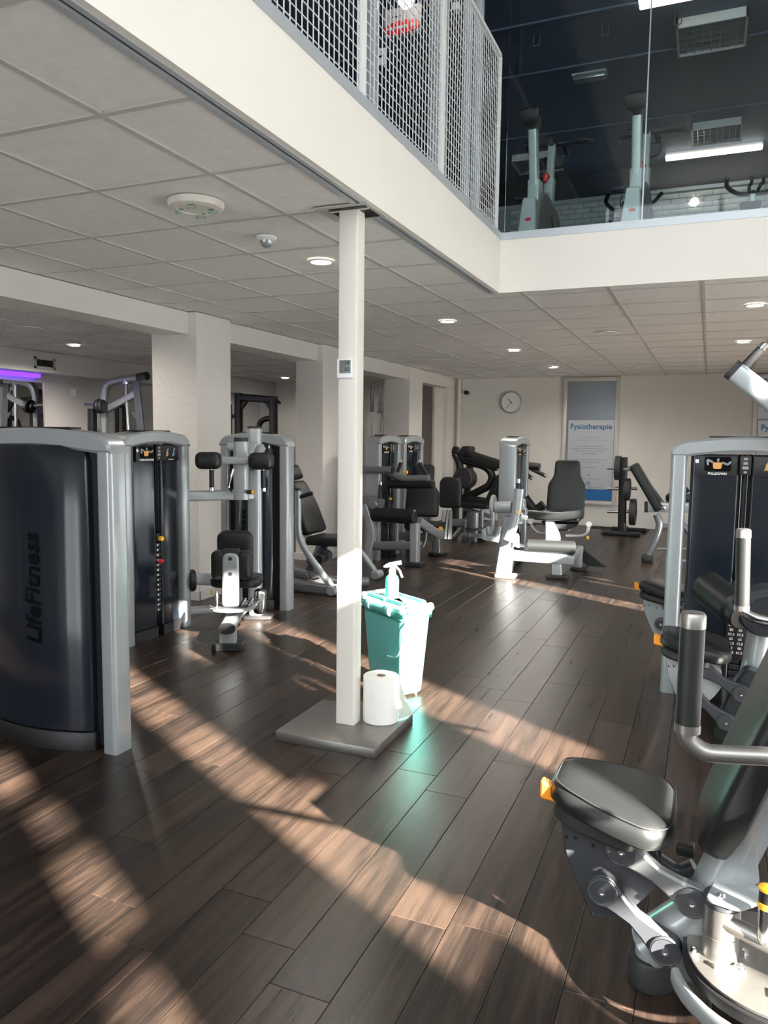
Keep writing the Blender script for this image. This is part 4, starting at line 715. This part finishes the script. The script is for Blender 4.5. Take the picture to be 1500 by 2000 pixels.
def platetree():
    Y = 12.1; t = thing('plate_tree', 'black weight plate tree standing by the rear window', 'weight rack', (-1.22, Y, 0)); q = lambda x, y, d=0: at(x, y, Y+d)
    c = q(1216, 1000).x
    obj('upright', beam(q(1218, 893), Vector((c, Y, .03)), .06, .05, (0, 1, 0)), 'blackiron', t); obj('base', beam((c-.28, Y-.12, .035), (c+.28, Y-.12, .035), .05, .03), 'blackiron', t); obj('base', beam((c-.2, Y+.5, .035), (c+.32, Y+.5, .035), .05, .03), 'blackiron', t); obj('base_beam', beam((c, Y-.12, .05), (c, Y+.5, .05), .05, .04), 'blackiron', t)
    for y in (914, 954, 999): obj('peg', cyl(q(1186, y), q(1245, y), .025), 'chrome', t)
    for (x, y, r), lb in (((1207, 914, .185), 'large black weight plate on the top left peg of the plate tree'), ((1225, 956, .17), 'black weight plate on the middle peg of the plate tree'), ((1236, 1000, .20), 'black weight plate on the lowest peg of the plate tree')):
        p = q(x, y); w_ = thing('weight_plate', lb, 'weight plate', p, 'plates on the plate tree'); pr = [(-.045, r-.02), (-.04, r), (.04, r), (.045, r-.02), (.03, r-.03), (.03, .05), (.04, .045)]
        obj('disc', lathe(pr, p, (1, 0, 0), 36), 'rubber', w_); obj('hub', lathe([(-.05, .028), (-.05, .04), (.05, .04), (.05, .028)], p, (1, 0, 0), 24), 'blackiron', w_)
platetree()
def bench():
    Y = 9.5; t = thing('leg_press_bench', 'grey framed bench machine with black padded back, behind the pulldown tower', 'bench', (-.4, Y, 0)); q = lambda x, y, d=0: at(x, y, Y+d)
    obj('back_pad', pad(rpoly([(-.16, 0), (.16, 0), (.15, .62), (-.15, .62)], .05), .10, frame(q(1297, 992), (0, -1, 0), q(1250, 912)-q(1297, 992)), .025), 'leather', t)
    obj('pad_frame', beam(q(1300, 990, .05), q(1246, 916, .05), .03, .02), 'link', t); obj('pad_bar', tube([q(1218, 917), q(1245, 917)], .018), 'silver2', t)
    m = obj('cross_tube', beam(q(1266, 990), q(1365, 990), .055, .062), 'silver', t); obj('tube_cap', beam(q(1259, 990), q(1266, 990), .057, .064), 'rubber', m); obj('tube_bolt', lathe([(0, .03), (.02, .025), (.03, .008)], q(1296, 991, -.06), (0, -1, 0), 16), 'chrome', m)
    obj('front_leg', tube([q(1282, 1005), q(1289, 1022), q(1284, 1045), Vector((-.60, Y, .09))], .042, .1), 'silver2', t); obj('leg_foot', box((-.61, Y, .045), (.13, .13, .09), .02), 'rubber', t)
    obj('rear_leg', tube([q(1288, 1028, .7), q(1345, 1030, .7), Vector((-.1, Y+.7, .05))], .04, .1), 'silver2', t); obj('low_bar', tube([q(1285, 1072), q(1350, 1072)], .02), 'silver2', t); obj('brace', tube([q(1330, 1020, .3), q(1355, 1050, .3)], .035), 'silver2', t)
    obj('seat', pad(rrect(.5, .36, .08), .08, Matrix.Translation(q(1335, 985)+Vector((.05, .1, .03))), .025), 'leather', t); obj('seat_arm', tube([q(1300, 985, .1), q(1330, 965, .1), q(1345, 955, .1)], .03, .05), 'blackiron', t)
    obj('base_pipe', beam(q(1300, 1098, .3), q(1370, 1098, .3), .05, .05), 'silver2', t)
bench()
# ================================================================ SEAT WITH PARALLEL LINKAGE (shared by three machines)
N0 = at(1085, 1500, 2.06)
def seat_unit(t, d=Vector((0, 0, 0)), plate='silver2', up='link'):
    def P(nm, b, m, par=t): b.transform(Matrix.Translation(d)); return obj(nm, b, m, par)
    y = 2.05; q = lambda a, b_, Y=y: at(a, b_, Y)
    nose = Vector((-.352, y, .555)); ax = Vector((.985, 0, -.17))
    Ms = frame(nose-Vector((0, 0, .05)), ax, (0, 1, 0))
    ol = rpoly([(0, -.075), (.04, -.115), (.15, -.165), (.27, -.185), (.325, -.12), (.325, .12), (.27, .185), (.15, .165), (.04, .115), (0, .075)], .05, 4)
    st = P('seat', layered(ol, [(.05, -.02), (.02, -.018), (.004, -.006), (0, .014), (.006, .034), (.02, .048), (.045, .056)], Ms, None, .006), 'leather')
    P('seam', tube([Ms @ Vector((x, yy, .044)) for x, yy in inset(ol, .011)]+[Ms @ Vector((*inset(ol, .011)[0], .044))], .0022, 0, 6, cap=False), 'rubber', st)
    P('nose_flap', prism(rpoly([(.0, -.06), (.05, -.10), (.22, -.12), (.25, 0), (.22, .12), (.05, .10), (.0, .06)], .04), .05, Ms @ Matrix.Translation((.02, 0, -.07)), .012), 'rubber', st)
    pts = [(1106, 1530), (1103, 1590), (1112, 1650), (1135, 1710), (1162, 1768), (1210, 1775), (1262, 1735), (1292, 1700), (1285, 1640), (1200, 1590), (1150, 1545)]
    ol2 = rpoly([(q(*p).x, q(*p).z) for p in pts], .02)
    for s in (-.05, .044): P('side_plate', prism(ol2, .006, frame((0, y+s+.006, 0), (1, 0, 0), (0, 0, 1)), .001), plate)
    fl = P('plate_flange', tube([Vector((q(*p).x, y, q(*p).z)) for p in pts[:5]], 0, .03, 10, (.05, .003, 4), (-1, 0, 0)), 'black')
    for p in ((1113, 1617), (1130, 1619), (1163, 1634), (1181, 1680)): c = q(*p); P('bolt', cyl((c.x, y-.056, c.z), (c.x, y-.05, c.z), .004, seg=8), 'black')
    lv = q(1078, 1543, y-.06); lo = P('seat_lever', prism(rpoly([(-.03, -.025), (.03, -.03), (.032, .012), (.0, .018), (-.03, .028)], .010), .035, frame((lv.x, y-.04, lv.z), (1, 0, 0), (0, 0, 1)), .006), 'orange'); P('lever_stem', cyl((lv.x+.02, y-.058, lv.z-.005), (lv.x+.10, y-.05, lv.z-.015), .008, seg=8), 'black', lo)
    for a, b_, m in (((1215, 1657), (1352, 1757), up), ((1178, 1735), (1300, 1850), 'link')):
        A, Bb = q(*a, y-.08), q(*b_, y-.08); A.y = Bb.y = y-.075; v = (Bb-A); L = v.length; Ml = frame(A+Vector((0, .018, 0)), v, v.cross(Vector((0, 1, 0)))); Ml = frame(A+Vector((0, .016, 0)), v, (0, 0, 1)) if True else Ml
        o_ = []; n = 10; r0 = .040
        for k in range(n+1): a_ = PI/2+PI*k/n; o_.append((r0*math.cos(a_), r0*math.sin(a_)))
        o_ += [(L*.3, -.026), (L*.5, -.020), (L*.7, -.026)]
        for k in range(n+1): a_ = -PI/2+PI*k/n; o_.append((L+r0*math.cos(a_), r0*math.sin(a_)))
        o_ += [(L*.7, .026), (L*.5, .020), (L*.3, .026)]
        lk = P('link_arm', prism(o_, .035, Ml, .006), m)
        for C_ in (A, Bb):
            C2 = Vector((C_.x, A.y-.026, C_.z)); dk = P('link_disc', cyl(C2+Vector((0, .010, 0)), C2, .039, seg=32, bev=.002), 'link', lk)
            P('disc_ring', lathe([(0, .0345), (.0015, .0345), (.0015, .0330), (0, .0330)], C2+Vector((0, .0005, 0)), (0, -1, 0), 32), 'chrome', lk); P('hex_bolt', lathe([(0, .010), (.004, .010), (.004, .005), (.001, .0045)], C2, (0, -1, 0), 6), 'chrome', lk)
        P('link_axle', cyl((A.x, y-.06, A.z), (A.x, y+.07, A.z), .022), 'rubber')
    return t
# ---------------------------------------------------------------- nearest machine, right foreground
def near():
    y = 2.05; t = thing('incline_press_machine', 'nearest seat machine at the lower right with sunlit seat, orange lever and black grips', 'weight machine', (-.06, y, 0), 'weight machines')
    seat_unit(t, plate='link', up='silver2'); q = lambda a, b_, Y=y: at(a, b_, Y)  # silver side plate in shade; the darkness is put into its colour
    f = q(1275, 1895); fx = -.075
    ft = obj('foot', lathe([(0, .056), (.004, .060), (.07, .060), (.078, .055), (.078, .04)], (fx, y, 0), (0, 0, 1), 32), 'rubber', t); obj('foot_tube', cyl((fx, y, .06), (fx+.004, y, .14), .043), 'silver', t)
    d = Vector((.33, 0, .944)); P0 = Vector((.05, y, .24)); obj('main_tube', tube([Vector((fx-.01, y, .10)), P0, P0+d*.25, P0+d*1.15], 0, .06, 24, (.062, .058, 2.4), (-1, 0, 0)), 'silver', t)
    Mp = frame(Vector((.085, y, .43)), (0, -1, 0), d)
    bp = obj('backrest', pad(rpoly([(-.14, 0), (.14, 0), (.19, .12), (.20, .50), (.16, .78), (-.16, .78), (-.20, .50), (-.19, .12)], .05), .075, Mp, .026), 'leather', t); oi = inset(rpoly([(-.14, 0), (.14, 0), (.19, .12), (.20, .50), (.16, .78), (-.16, .78), (-.20, .50), (-.19, .12)], .05), .012)
    obj('seam', tube([Mp @ Vector((x, yy, .067)) for x, yy in oi]+[Mp @ Vector((*oi[0], .067))], .0022, 0, 6, cap=False), 'print', bp); obj('back_plate', prism(rpoly([(-.10, .03), (.10, .03), (.12, .70), (-.12, .70)], .04), .02, Mp @ Matrix.Translation((0, 0, -.02)), .004), 'silver2', t)
    # handles: near one and far one
    for Y, s in ((1.45, 'near'), (2.60, 'far')):
        g0, g1 = (at(1353, 1225, Y), at(1343, 1412, Y)) if s == 'near' else (at(1452, 1050, Y), at(1449, 1182, Y))
        g = obj('grip', cyl(g1, g0, .0215, seg=24), 'grip', t); v = (g0-g1).normalized(); obj('grip_cap', lathe([(0, .0222), (.022, .0222), (.027, .019), (.029, .010)], g0, v, 24), 'steel', g); obj('grip_collar', cyl(g1-v*.016, g1, .0225, seg=24), 'steel', g)
        if s == 'near': pts = [g1, at(1338, 1440, Y), at(1372, 1470, Y), at(1420, 1474, Y), at(1520, 1478, Y), Vector((.55, Y+.02, at(1520, 1478, Y).z))]
        else: pts = [g1, at(1449, 1195, Y), at(1470, 1207, Y), at(1500, 1214, Y), Vector((.50, Y, at(1520, 1214, Y).z)), Vector((.75, Y, at(1520, 1214, Y).z))]
        obj('handle_tube', tube(pts, .0165, .035, 16), 'steel' if s == 'near' else 'chrome', t)
    # pivot post with range selector disc
    Y = 1.94; c = q(1409, 1800, Y); z0 = q(1405, 1862, Y).z; z1 = q(1410, 1742, Y).z
    obj('pivot_post', lathe([(0, .042), (.055, .042), (.056, .0405), (.058, .0405), (.059, .042), (z1-z0-.03, .042)], (c.x, Y, z0), (0, 0, 1), 32), 'steel', t); obj('post_collar', lathe([(0, .042), (.012, .044), (.018, .044)], (c.x, Y, z1-.028), (0, 0, 1), 32), 'link', t)
    dc = Vector((c.x+.13, Y+.02, z0)); ds = obj('selector_disc', lathe([(-.012, .19), (-.006, .205), (0, .205), (.001, .2)], dc, (0, 0, 1), 48), 'steel', t); obj('disc_rim', lathe([(-.04, .20), (-.035, .215), (-.010, .215), (-.008, .208)], dc, (0, 0, 1), 48), 'black', ds); obj('disc_guard', tube([dc+Vector((.235*math.cos(a), .235*math.sin(a), -.06)) for a in [math.radians(k) for k in range(195, 300, 8)]], 0, 0, 12, (.012, .022, 3), (0, 0, 1)), 'silver', t)
    for a in (200, 262, 318, 20):
        b_ = Vector((c.x+.062*math.cos(math.radians(a)), Y+.062*math.sin(math.radians(a)), z0)); obj('cap_bolt', lathe([(0, .009), (.004, .009), (.004, .0075), (.012, .0075), (.012, .004), (.009, .0035)], b_, (0, 0, 1), 14), 'chrome', ds)
    obj('scale_plate', box((c.x+.145, Y-.105, z0+.003), (.09, .03, .004), .001), 'black', ds)
    for k, s in enumerate('54'): text('scale_number', s, .02, 'print', Matrix.Translation((c.x+.125+k*.035, Y-.105, z0+.0058)), ds)
    for k in range(3): obj('scale_hole', cyl((c.x+.115+k*.035, Y-.075, z0+.0008), (c.x+.115+k*.035, Y-.075, z0+.0022), .008, seg=12), 'black', ds)
    gp = obj('gusset_plate', prism(rpoly([(q(*p, Y+.05).x, q(*p, Y+.05).z) for p in ((1412, 1705), (1425, 1640), (1462, 1590), (1476, 1640), (1484, 1725), (1440, 1742))], .008), .006, frame((0, Y+.056, 0), (1, 0, 0), (0, 0, 1)), .001), 'silver', t)
    obj('gusset_top', prism(rpoly([(-.045, -.04), (.03, -.055), (.105, .03), (.10, .075), (-.02, .075)], .02), .008, Matrix.Translation((c.x+.005, Y, z1-.012)), .002), 'silver', gp); obj('gusset_bolt', lathe([(0, .010), (.004, .010), (.010, .007), (.010, .004)], (c.x-.004, Y-.015, z1-.004), (0, 0, 1), 14), 'chrome', gp)
    obj('swing_arm', tube([(c.x, Y-.02, z0+.10), (c.x+.10, Y-.05, z0+.085), (c.x+.34, Y-.12, z0+.05)], .021, .03, 16), 'steel', t)
    for px_, pt_, pb, Yp in ((1492, 1728, 1842, 1.88), (1481, 1556, 1640, 2.32)):
        a, b_ = at(px_, pt_, Yp), at(px_, pb, Yp); a.x = b_.x; L = a.z-b_.z; pl = obj('plunger', lathe([(0, .010), (L*.1, .017), (L*.62, .017), (L*.64, .014)], b_, (0, 0, 1), 20), 'chrome', t); obj('plunger_ring', cyl(b_+Vector((0, 0, L*.62)), b_+Vector((0, 0, L*.72)), .019), 'yellow', pl); obj('plunger_grip', cyl(b_+Vector((0, 0, L*.72)), b_+Vector((0, 0, L*.92)), .0175), 'black', pl); obj('plunger_cap', lathe([(0, .018), (L*.05, .0195), (L*.08, .012)], b_+Vector((0, 0, L*.92)), (0, 0, 1), 20), 'yellow', pl)
    obj('floor_beam', beam((fx, y, .075), (.75, y+.05, .075), .035, .04), 'silver2', t); obj('cross_pipe', beam((.10, 2.36, .33), (.75, 2.36, .33), .028, .03), 'silver', t); obj('rear_foot', cyl((.72, y+.05, 0), (.72, y+.05, .06), .055), 'rubber', t); obj('pipe_strut', beam((.72, 2.36, .33), (.72, 2.1, .08), .025, .025), 'silver', t)
    obj('far_link', tube([(-.15, y+.08, .34), (-.02, y+.09, .27), (.02, y+.09, .30)], .02, .05, 12), 'link', t); obj('stop_block', box((-.005, y+.03, .375), (.045, .04, .03), .006), 'black', t)
    fw = obj('handle_frame', tube([(.55, 1.47, .70), (.60, y, 1.10), (.60, 2.58, .92)], .03, .1), 'silver2', t)
near()
# ---------------------------------------------------------------- pulldown machine
def pulldown():
    t = thing('pulldown_machine', 'pulldown machine with tall dark tower, raised silver arm and thigh roller at the right edge', 'weight machine', (.19, 4.4, 0), 'weight machines')
    M = RZ(0, (.188, 4.665, 0)); tower(t, M, W=.76, title='PULLDOWN', plates=16)
    for k, s in enumerate(('5', '12.5', '20', '27.5', '35', '42.5', '50', '57.5', '65', '72.5', '80', '87.5')):
        for xx in (-.045, .0): text('weight_number', s, .019, 'print', M @ frame((xx+.022, -.0965, .56-.0255*k), (1, 0, 0), (0, 0, 1)), t, align='CENTER', bold=.0004)
    obj('number_board', box((.188, 4.573, .41), (.10, .006, .34), .001), 'black', t); lb = obj('warning_label', box((-.133, 4.5685, .20), (.042, .002, .20), .0005), 'label', t); obj('label_head', box((-.133, 4.567, .292), (.042, .001, .012)), 'orange', lb)
    for k in range(7): obj('label_text', box((-.133, 4.567, .275-k*.026), (.034, .001, .012)), 'greyp', lb)
    obj('lift_cord', tube([(.188, 4.60, 1.27), (.185, 4.60, .97), (.178, 4.592, .93), (.187, 4.59, .90), (.176, 4.592, .87)], .005, .02, 8), 'black', t); obj('dial', cyl((.20, 4.555, .47), (.20, 4.575, .47), .016, bev=.003), 'yellow', t)
    Y = 4.25; q = lambda a, b_, Z=Y: at(a, b_, Z)
    ar = obj('pull_arm', beam([q(1437, 727), q(1500, 776), q(1580, 850), Vector((.60, 4.5, 1.3))], None, .05, .042, (0, 1, 0), fil=.1), 'silver', t); v = (q(1437, 727)-q(1500, 776)).normalized(); obj('arm_cap', tube([q(1437, 727), q(1437, 727)+v*.03], 0, 0, 20, (.051, .043, 5), (0, 1, 0)), 'rubber', ar)
    g0, g1 = q(1447, 722), q(1486, 682); g = obj('grip', cyl(g0, g1, .021), 'grip', t); v = (g1-g0).normalized(); obj('grip_cap', lathe([(0, .0225), (.03, .0225), (.035, .018)], g1, v, 20), 'chrome', g); obj('grip_socket', cyl(g0-v*.03, g0+v*.015, .024), 'chrome', g)
    Yr = 4.0; a, b_ = q(1375, 1142, Yr+.1), q(1440, 1192, Yr-.1); obj('thigh_roller', cyl(a, b_, .082, seg=32, bev=.02), 'leather', t); v = (b_-a).normalized(); obj('roller_collar', cyl(b_, b_+v*.05, .076, bev=.008), 'black', t)
    h = q(1496, 1192, Yr-.1); obj('roller_hub', lathe([(-.07, .10), (-.06, .12), (.04, .12), (.06, .11), (.065, .075), (.05, .07)], h, (0, -1, 0), 40), 'shroud2', t); obj('seat_column', tube([Vector((h.x, Yr, h.z-.05)), Vector((h.x-.03, Yr, .30)), Vector((h.x-.10, Yr, .05))], .062, .15, 20), 'silver', t); obj('column_foot', cyl((h.x-.10, Yr, 0), (h.x-.10, Yr, .06), .09), 'rubber', t)
    seat_unit(t, Vector((-.190, 3.87, .525))-Vector((-.365, 2.05, .535)), 'silver'); obj('link_mount', prism(rpoly([(-.08, .10), (.14, .10), (.16, .36), (.04, .40), (-.02, .30)], .03), .10, frame((.17, 3.93, 0), (1, 0, 0), (0, 0, 1)), .01), 'shroud2', t)
    obj('base_rail', beam((h.x-.10, Yr, .05), (h.x-.10, 4.60, .05), .05, .045), 'silver2', t)
pulldown()
def backseat():
    t = thing('row_machine', 'seat machine behind the pulldown tower showing a black seat with orange lever', 'weight machine', (.1, 5.2, 0), 'weight machines')
    d = at(1243, 1133, 5.2)-Vector((-.365, 2.05, .535)); seat_unit(t, d, 'silver'); x = at(1330, 1180, 5.2).x
    obj('main_post', tube([(x+.08, 5.2, 0), (x+.08, 5.2, .35), (x+.45, 5.2, 1.15)], 0, .1, 20, (.06, .06, 2.5), (0, 1, 0)), 'silver', t); obj('foot', cyl((x+.08, 5.2, 0), (x+.08, 5.2, .05), .08), 'rubber', t)
    obj('backrest', pad(rrect(.36, .66, .06), .075, frame((x+.25, 5.2, .80), (0, -1, 0), (.4, 0, .9)), .026), 'leather', t)
backseat()
# ================================================================ BIN, BOTTLE, PAPER
def bin_():
    c = Vector((-1.605, 3.985, 0)); M = RZ(math.radians(-32), c) @ Matrix.Diagonal((1, .70, 1, 1)); t = thing('teal_bin', 'teal plastic bin with clip-on lid behind the column', 'bin', c)
    def P(nm, b, m, par=t): b.transform(M); return obj(nm, b, m, par)
    b = B(); rings = []
    for z, w_, d_ in ((0, .315, .205), (.01, .33, .22), (.45, .40, .285), (.452, .425, .31), (.478, .428, .313), (.48, .41, .295)): rings.append([b.verts.new((x, y, z+.015)) for x, y in rrect(w_, d_, .035)])
    for i in range(len(rings)-1):
        for k in range(len(rings[0])): b.faces.new((rings[i][k], rings[i][(k+1) % len(rings[0])], rings[i+1][(k+1) % len(rings[0])], rings[i+1][k]))
    b.faces.new(rings[0][::-1]); b.faces.new(rings[-1]); P('body', b, 'teal')
    for x in (-.13, .13):
        for y in (-.07, .07): P('foot', cyl((x, y, 0), (x, y, .02), .012, seg=10), 'white')
    ld = P('lid', layered(rrect(.43, .31, .04), [(0, .494), (0, .508), (.02, .522), (.035, .522), (.045, .512), (.06, .512), (.075, .53)]), 'tealtop')
    P('lid_hinge', box((0, 0, .53), (.02, .26, .012), .004), 'teal', ld)
    for s in (-1, 1):
        cb = P('clamp_bar', cyl((-.085, s*.170, .49), (.085, s*.170, .49), .020, seg=18), 'teal')
        for x in (-.095, .095): P('clamp_ring', lathe([(-.012, .024), (-.012, .032), (.012, .032), (.012, .024)], (x, s*.168, .492), (1, 0, 0), 20), 'tealtop', cb)
        P('lid_rib', beam((-.16, s*.10, .533), (.16, s*.10, .533), .014, .008), 'teal', ld)
    for s in (-1, 1):
        P('side_clip', box((s*.215, 0, .50), (.035, .15, .04), .012), 'tealtop'); P('corner_roll', cyl((s*.225, -.12, .515), (s*.225, .12, .515), .022, seg=16, bev=.006), 'white')
    P('carry_handle', tube([(.205, -.12, .44), (.212, -.162, .38), (.202, -.165, .28), (.155, -.165, .235), (.08, -.160, .225)], .006, .05, 8), 'tealtop')
    P('bin_liner', layered(rrect(.418, .302, .04), [(0, .445), (-.012, .452), (-.016, .47), (-.006, .487)]), 'bag')
    b = c+Vector((-.022, -.012, .535)); s = thing('spray_bottle', 'mint green spray bottle with white trigger standing on the teal bin', 'spray bottle', b)
    obj('body', lathe([(0, .036), (.004, .039), (.10, .039), (.118, .035), (.132, .022), (.138, .017)], b, (0, 0, 1), 28), 'spray', s); obj('collar', lathe([(.134, .019), (.136, .021), (.160, .020), (.168, .014), (.178, .013)], b, (0, 0, 1), 20), 'white', s)
    rx = Vector((.92, .39, 0)); hd = b+Vector((0, 0, .182))
    obj('head', tube([hd-rx*.034+Vector((0, 0, -.002)), hd-rx*.012+Vector((0, 0, .008)), hd+rx*.03+Vector((0, 0, .016)), hd+rx*.052+Vector((0, 0, .020))], 0, 0, 12, (.011, .011, 3), (0, 0, 1)), 'white', s); obj('nozzle', tube([hd-rx*.034+Vector((0, 0, -.002)), hd-rx*.048+Vector((0, 0, -.006))], [.009, .005]), 'white', s)
    obj('trigger', tube([hd+rx*.012+Vector((0, 0, .0)), hd+rx*.040+Vector((0, 0, -.02)), hd+rx*.058+Vector((0, 0, -.066))], 0, .02, 10, (.008, .006, 3), (0, 0, 1)), 'white', s)
bin_()
c = Vector((-1.437, 3.385, .047)); t = thing('paper_roll', 'large white paper towel roll standing on the steel foot plate', 'paper roll', c)
obj('roll', lathe([(0, .024), (0, .086), (.003, .089), (.222, .089), (.226, .086), (.226, .024), (.15, .023)], c, (0, 0, 1), 48), 'paper', t); obj('core', lathe([(.01, .0225), (.2262, .0235), (.2262, .0205), (.05, .0195)], c, (0, 0, 1), 24), 'card', t)
b = B(); R0 = []
for k in range(6):
    u = k/5; p = Vector((c.x+.085+.045*u, c.y+.03+.10*u, 0)); R0.append((b.verts.new((p.x, p.y, .050)), b.verts.new((p.x-.01*u, p.y, .050+.20*(1-u)**1.2+.004))))
for k in range(5): b.faces.new((R0[k][0], R0[k+1][0], R0[k+1][1], R0[k][1]))
bmesh.ops.solidify(b, geom=list(b.faces), thickness=.0015); obj('loose_sheet', b, 'paper', t)
# ================================================================ LEFT ROOM EQUIPMENT
def smith():
    Y = 8.2; q = lambda a, b_, d=0: at(a, b_, Y+d); t = thing('smith_rack', 'grey squat rack with notched uprights in the left room before the pale wall', 'weight rack', (q(230, 838).x, Y, 0))
    dn = lambda p: Vector((p.x, p.y, .02))
    obj('bent_upright', tube([dn(q(203, 838)), q(203, 775), q(208, 750), q(232, 742), q(286, 735)], 0, .12, 16, (.05, .045, 3), (0, 1, 0)), 'silver2', t); obj('upright_end', tube([q(270, 737), q(288, 734)], .055), 'black', t)
    a = q(262, 745); b_ = q(284, 836); ol = [(0, 0)]; H_ = a.z-.05
    ol = [(-.05, 0), (.07, 0)]+[(.06, H_)]+[(-.06, H_)]
    for k in range(5): z = H_-.12-k*.30; ol += [(-.06, z), (-.11, z+.03), (-.12, z-.01), (-.08, z-.06), (-.06, z-.08)]
    obj('notched_upright', prism([(x+(b_.x-a.x)*(1-z/H_)*1.2, z) for x, z in ol], .02, frame((a.x+.04, Y, .05), (1, 0, 0), (0, 0, 1)), .003), 'link', t)
    obj('guide_bar', tube([q(246, 746), dn(q(258, 838))], .022), 'chrome', t); obj('bar_collar', cyl(q(246, 742), q(246, 750), .05), 'chrome', t); obj('diagonal_brace', beam(q(208, 800), q(264, 770), .03, .045), 'silver2', t)
    for k, (x, r) in enumerate(((186, .055), (192, .10), (197, .09))): obj('bar_plate', cyl(q(x, 794, -.1), q(x+6, 793, -.1), r, bev=.01), 'black', t)
    obj('barbell_end', cyl(q(167, 791, -.1), q(200, 794, -.1), .025), 'chrome', t); obj('side_post', beam(q(180, 798), dn(q(178, 838)), .05, .05, (0, 1, 0)), 'black', t); obj('base', beam((q(178, 838).x-.1, Y, .04), (q(284, 836).x+.3, Y, .04), .05, .04), 'silver2', t)
    obj('rear_frame', tube([dn(q(226, 838, .8)), q(228, 790, .8), q(242, 795, .8), dn(q(242, 838, .8))], .03, .03), 'black', t)
smith()
def power():
    Y = 9.4; q = lambda a, b_, d=0: at(a, b_, Y+d); t = thing('power_rack', 'black power rack seen between the first two pillars', 'weight rack', (q(500, 838).x, Y, 0)); dn = lambda p: Vector((p.x, p.y, .02))
    for x in (466, 534): obj('upright', beam(q(x, 768 if x == 466 else 775), dn(q(x, 838)), .05, .05, (0, 1, 0)), 'blackiron', t)
    obj('top_bar', beam(q(462, 776), q(540, 781), .04, .05), 'blackiron', t)
    for x, s in ((470, 1), (530, -1)): obj('corner_brace', beam(q(x, 796), q(x+s*12, 780), .02, .04), 'blackiron', t)
    obj('side_arm', beam(q(445, 813), q(466, 813), .03, .03), 'blackiron', t); obj('pull_grip', tube([q(505, 838), q(508, 824), q(518, 818), q(534, 817)], .04, .1), 'blackiron', t); obj('top_prong', tube([q(538, 780), q(547, 788)], .02), 'blackiron', t); obj('rear_upright', beam(q(446, 790, .9), dn(q(446, 838, .9)), .05, .05, (0, 1, 0)), 'blackiron', t)
    obj('base', beam((q(466, 838).x-.1, Y, .04), (q(534, 838).x+.1, Y, .04), .05, .04), 'blackiron', t)
power()
for i, (x, lb) in enumerate(((726, 'upright barbell against the wall, left one of two'), (741, 'upright barbell against the wall, right one of two'))):
    Y = 12.6; p = at(x, 845, Y); t = thing('barbell', 'steel '+lb, 'barbell', (p.x, Y, 0), 'barbells standing upright'); zt = at(x, 755 if i == 0 else 757, Y).z
    obj('sleeve', cyl((p.x, Y, zt-.42), (p.x, Y, zt), .03 if i == 0 else .022), 'link', t); obj('collar', cyl((p.x, Y, zt-.45), (p.x, Y, zt-.42), .045), 'link', t); obj('shaft', cyl((p.x, Y, .4), (p.x, Y, zt-.45), .016), 'louver', t); obj('sleeve', cyl((p.x, Y, 0), (p.x, Y, .4), .03), 'link', t)
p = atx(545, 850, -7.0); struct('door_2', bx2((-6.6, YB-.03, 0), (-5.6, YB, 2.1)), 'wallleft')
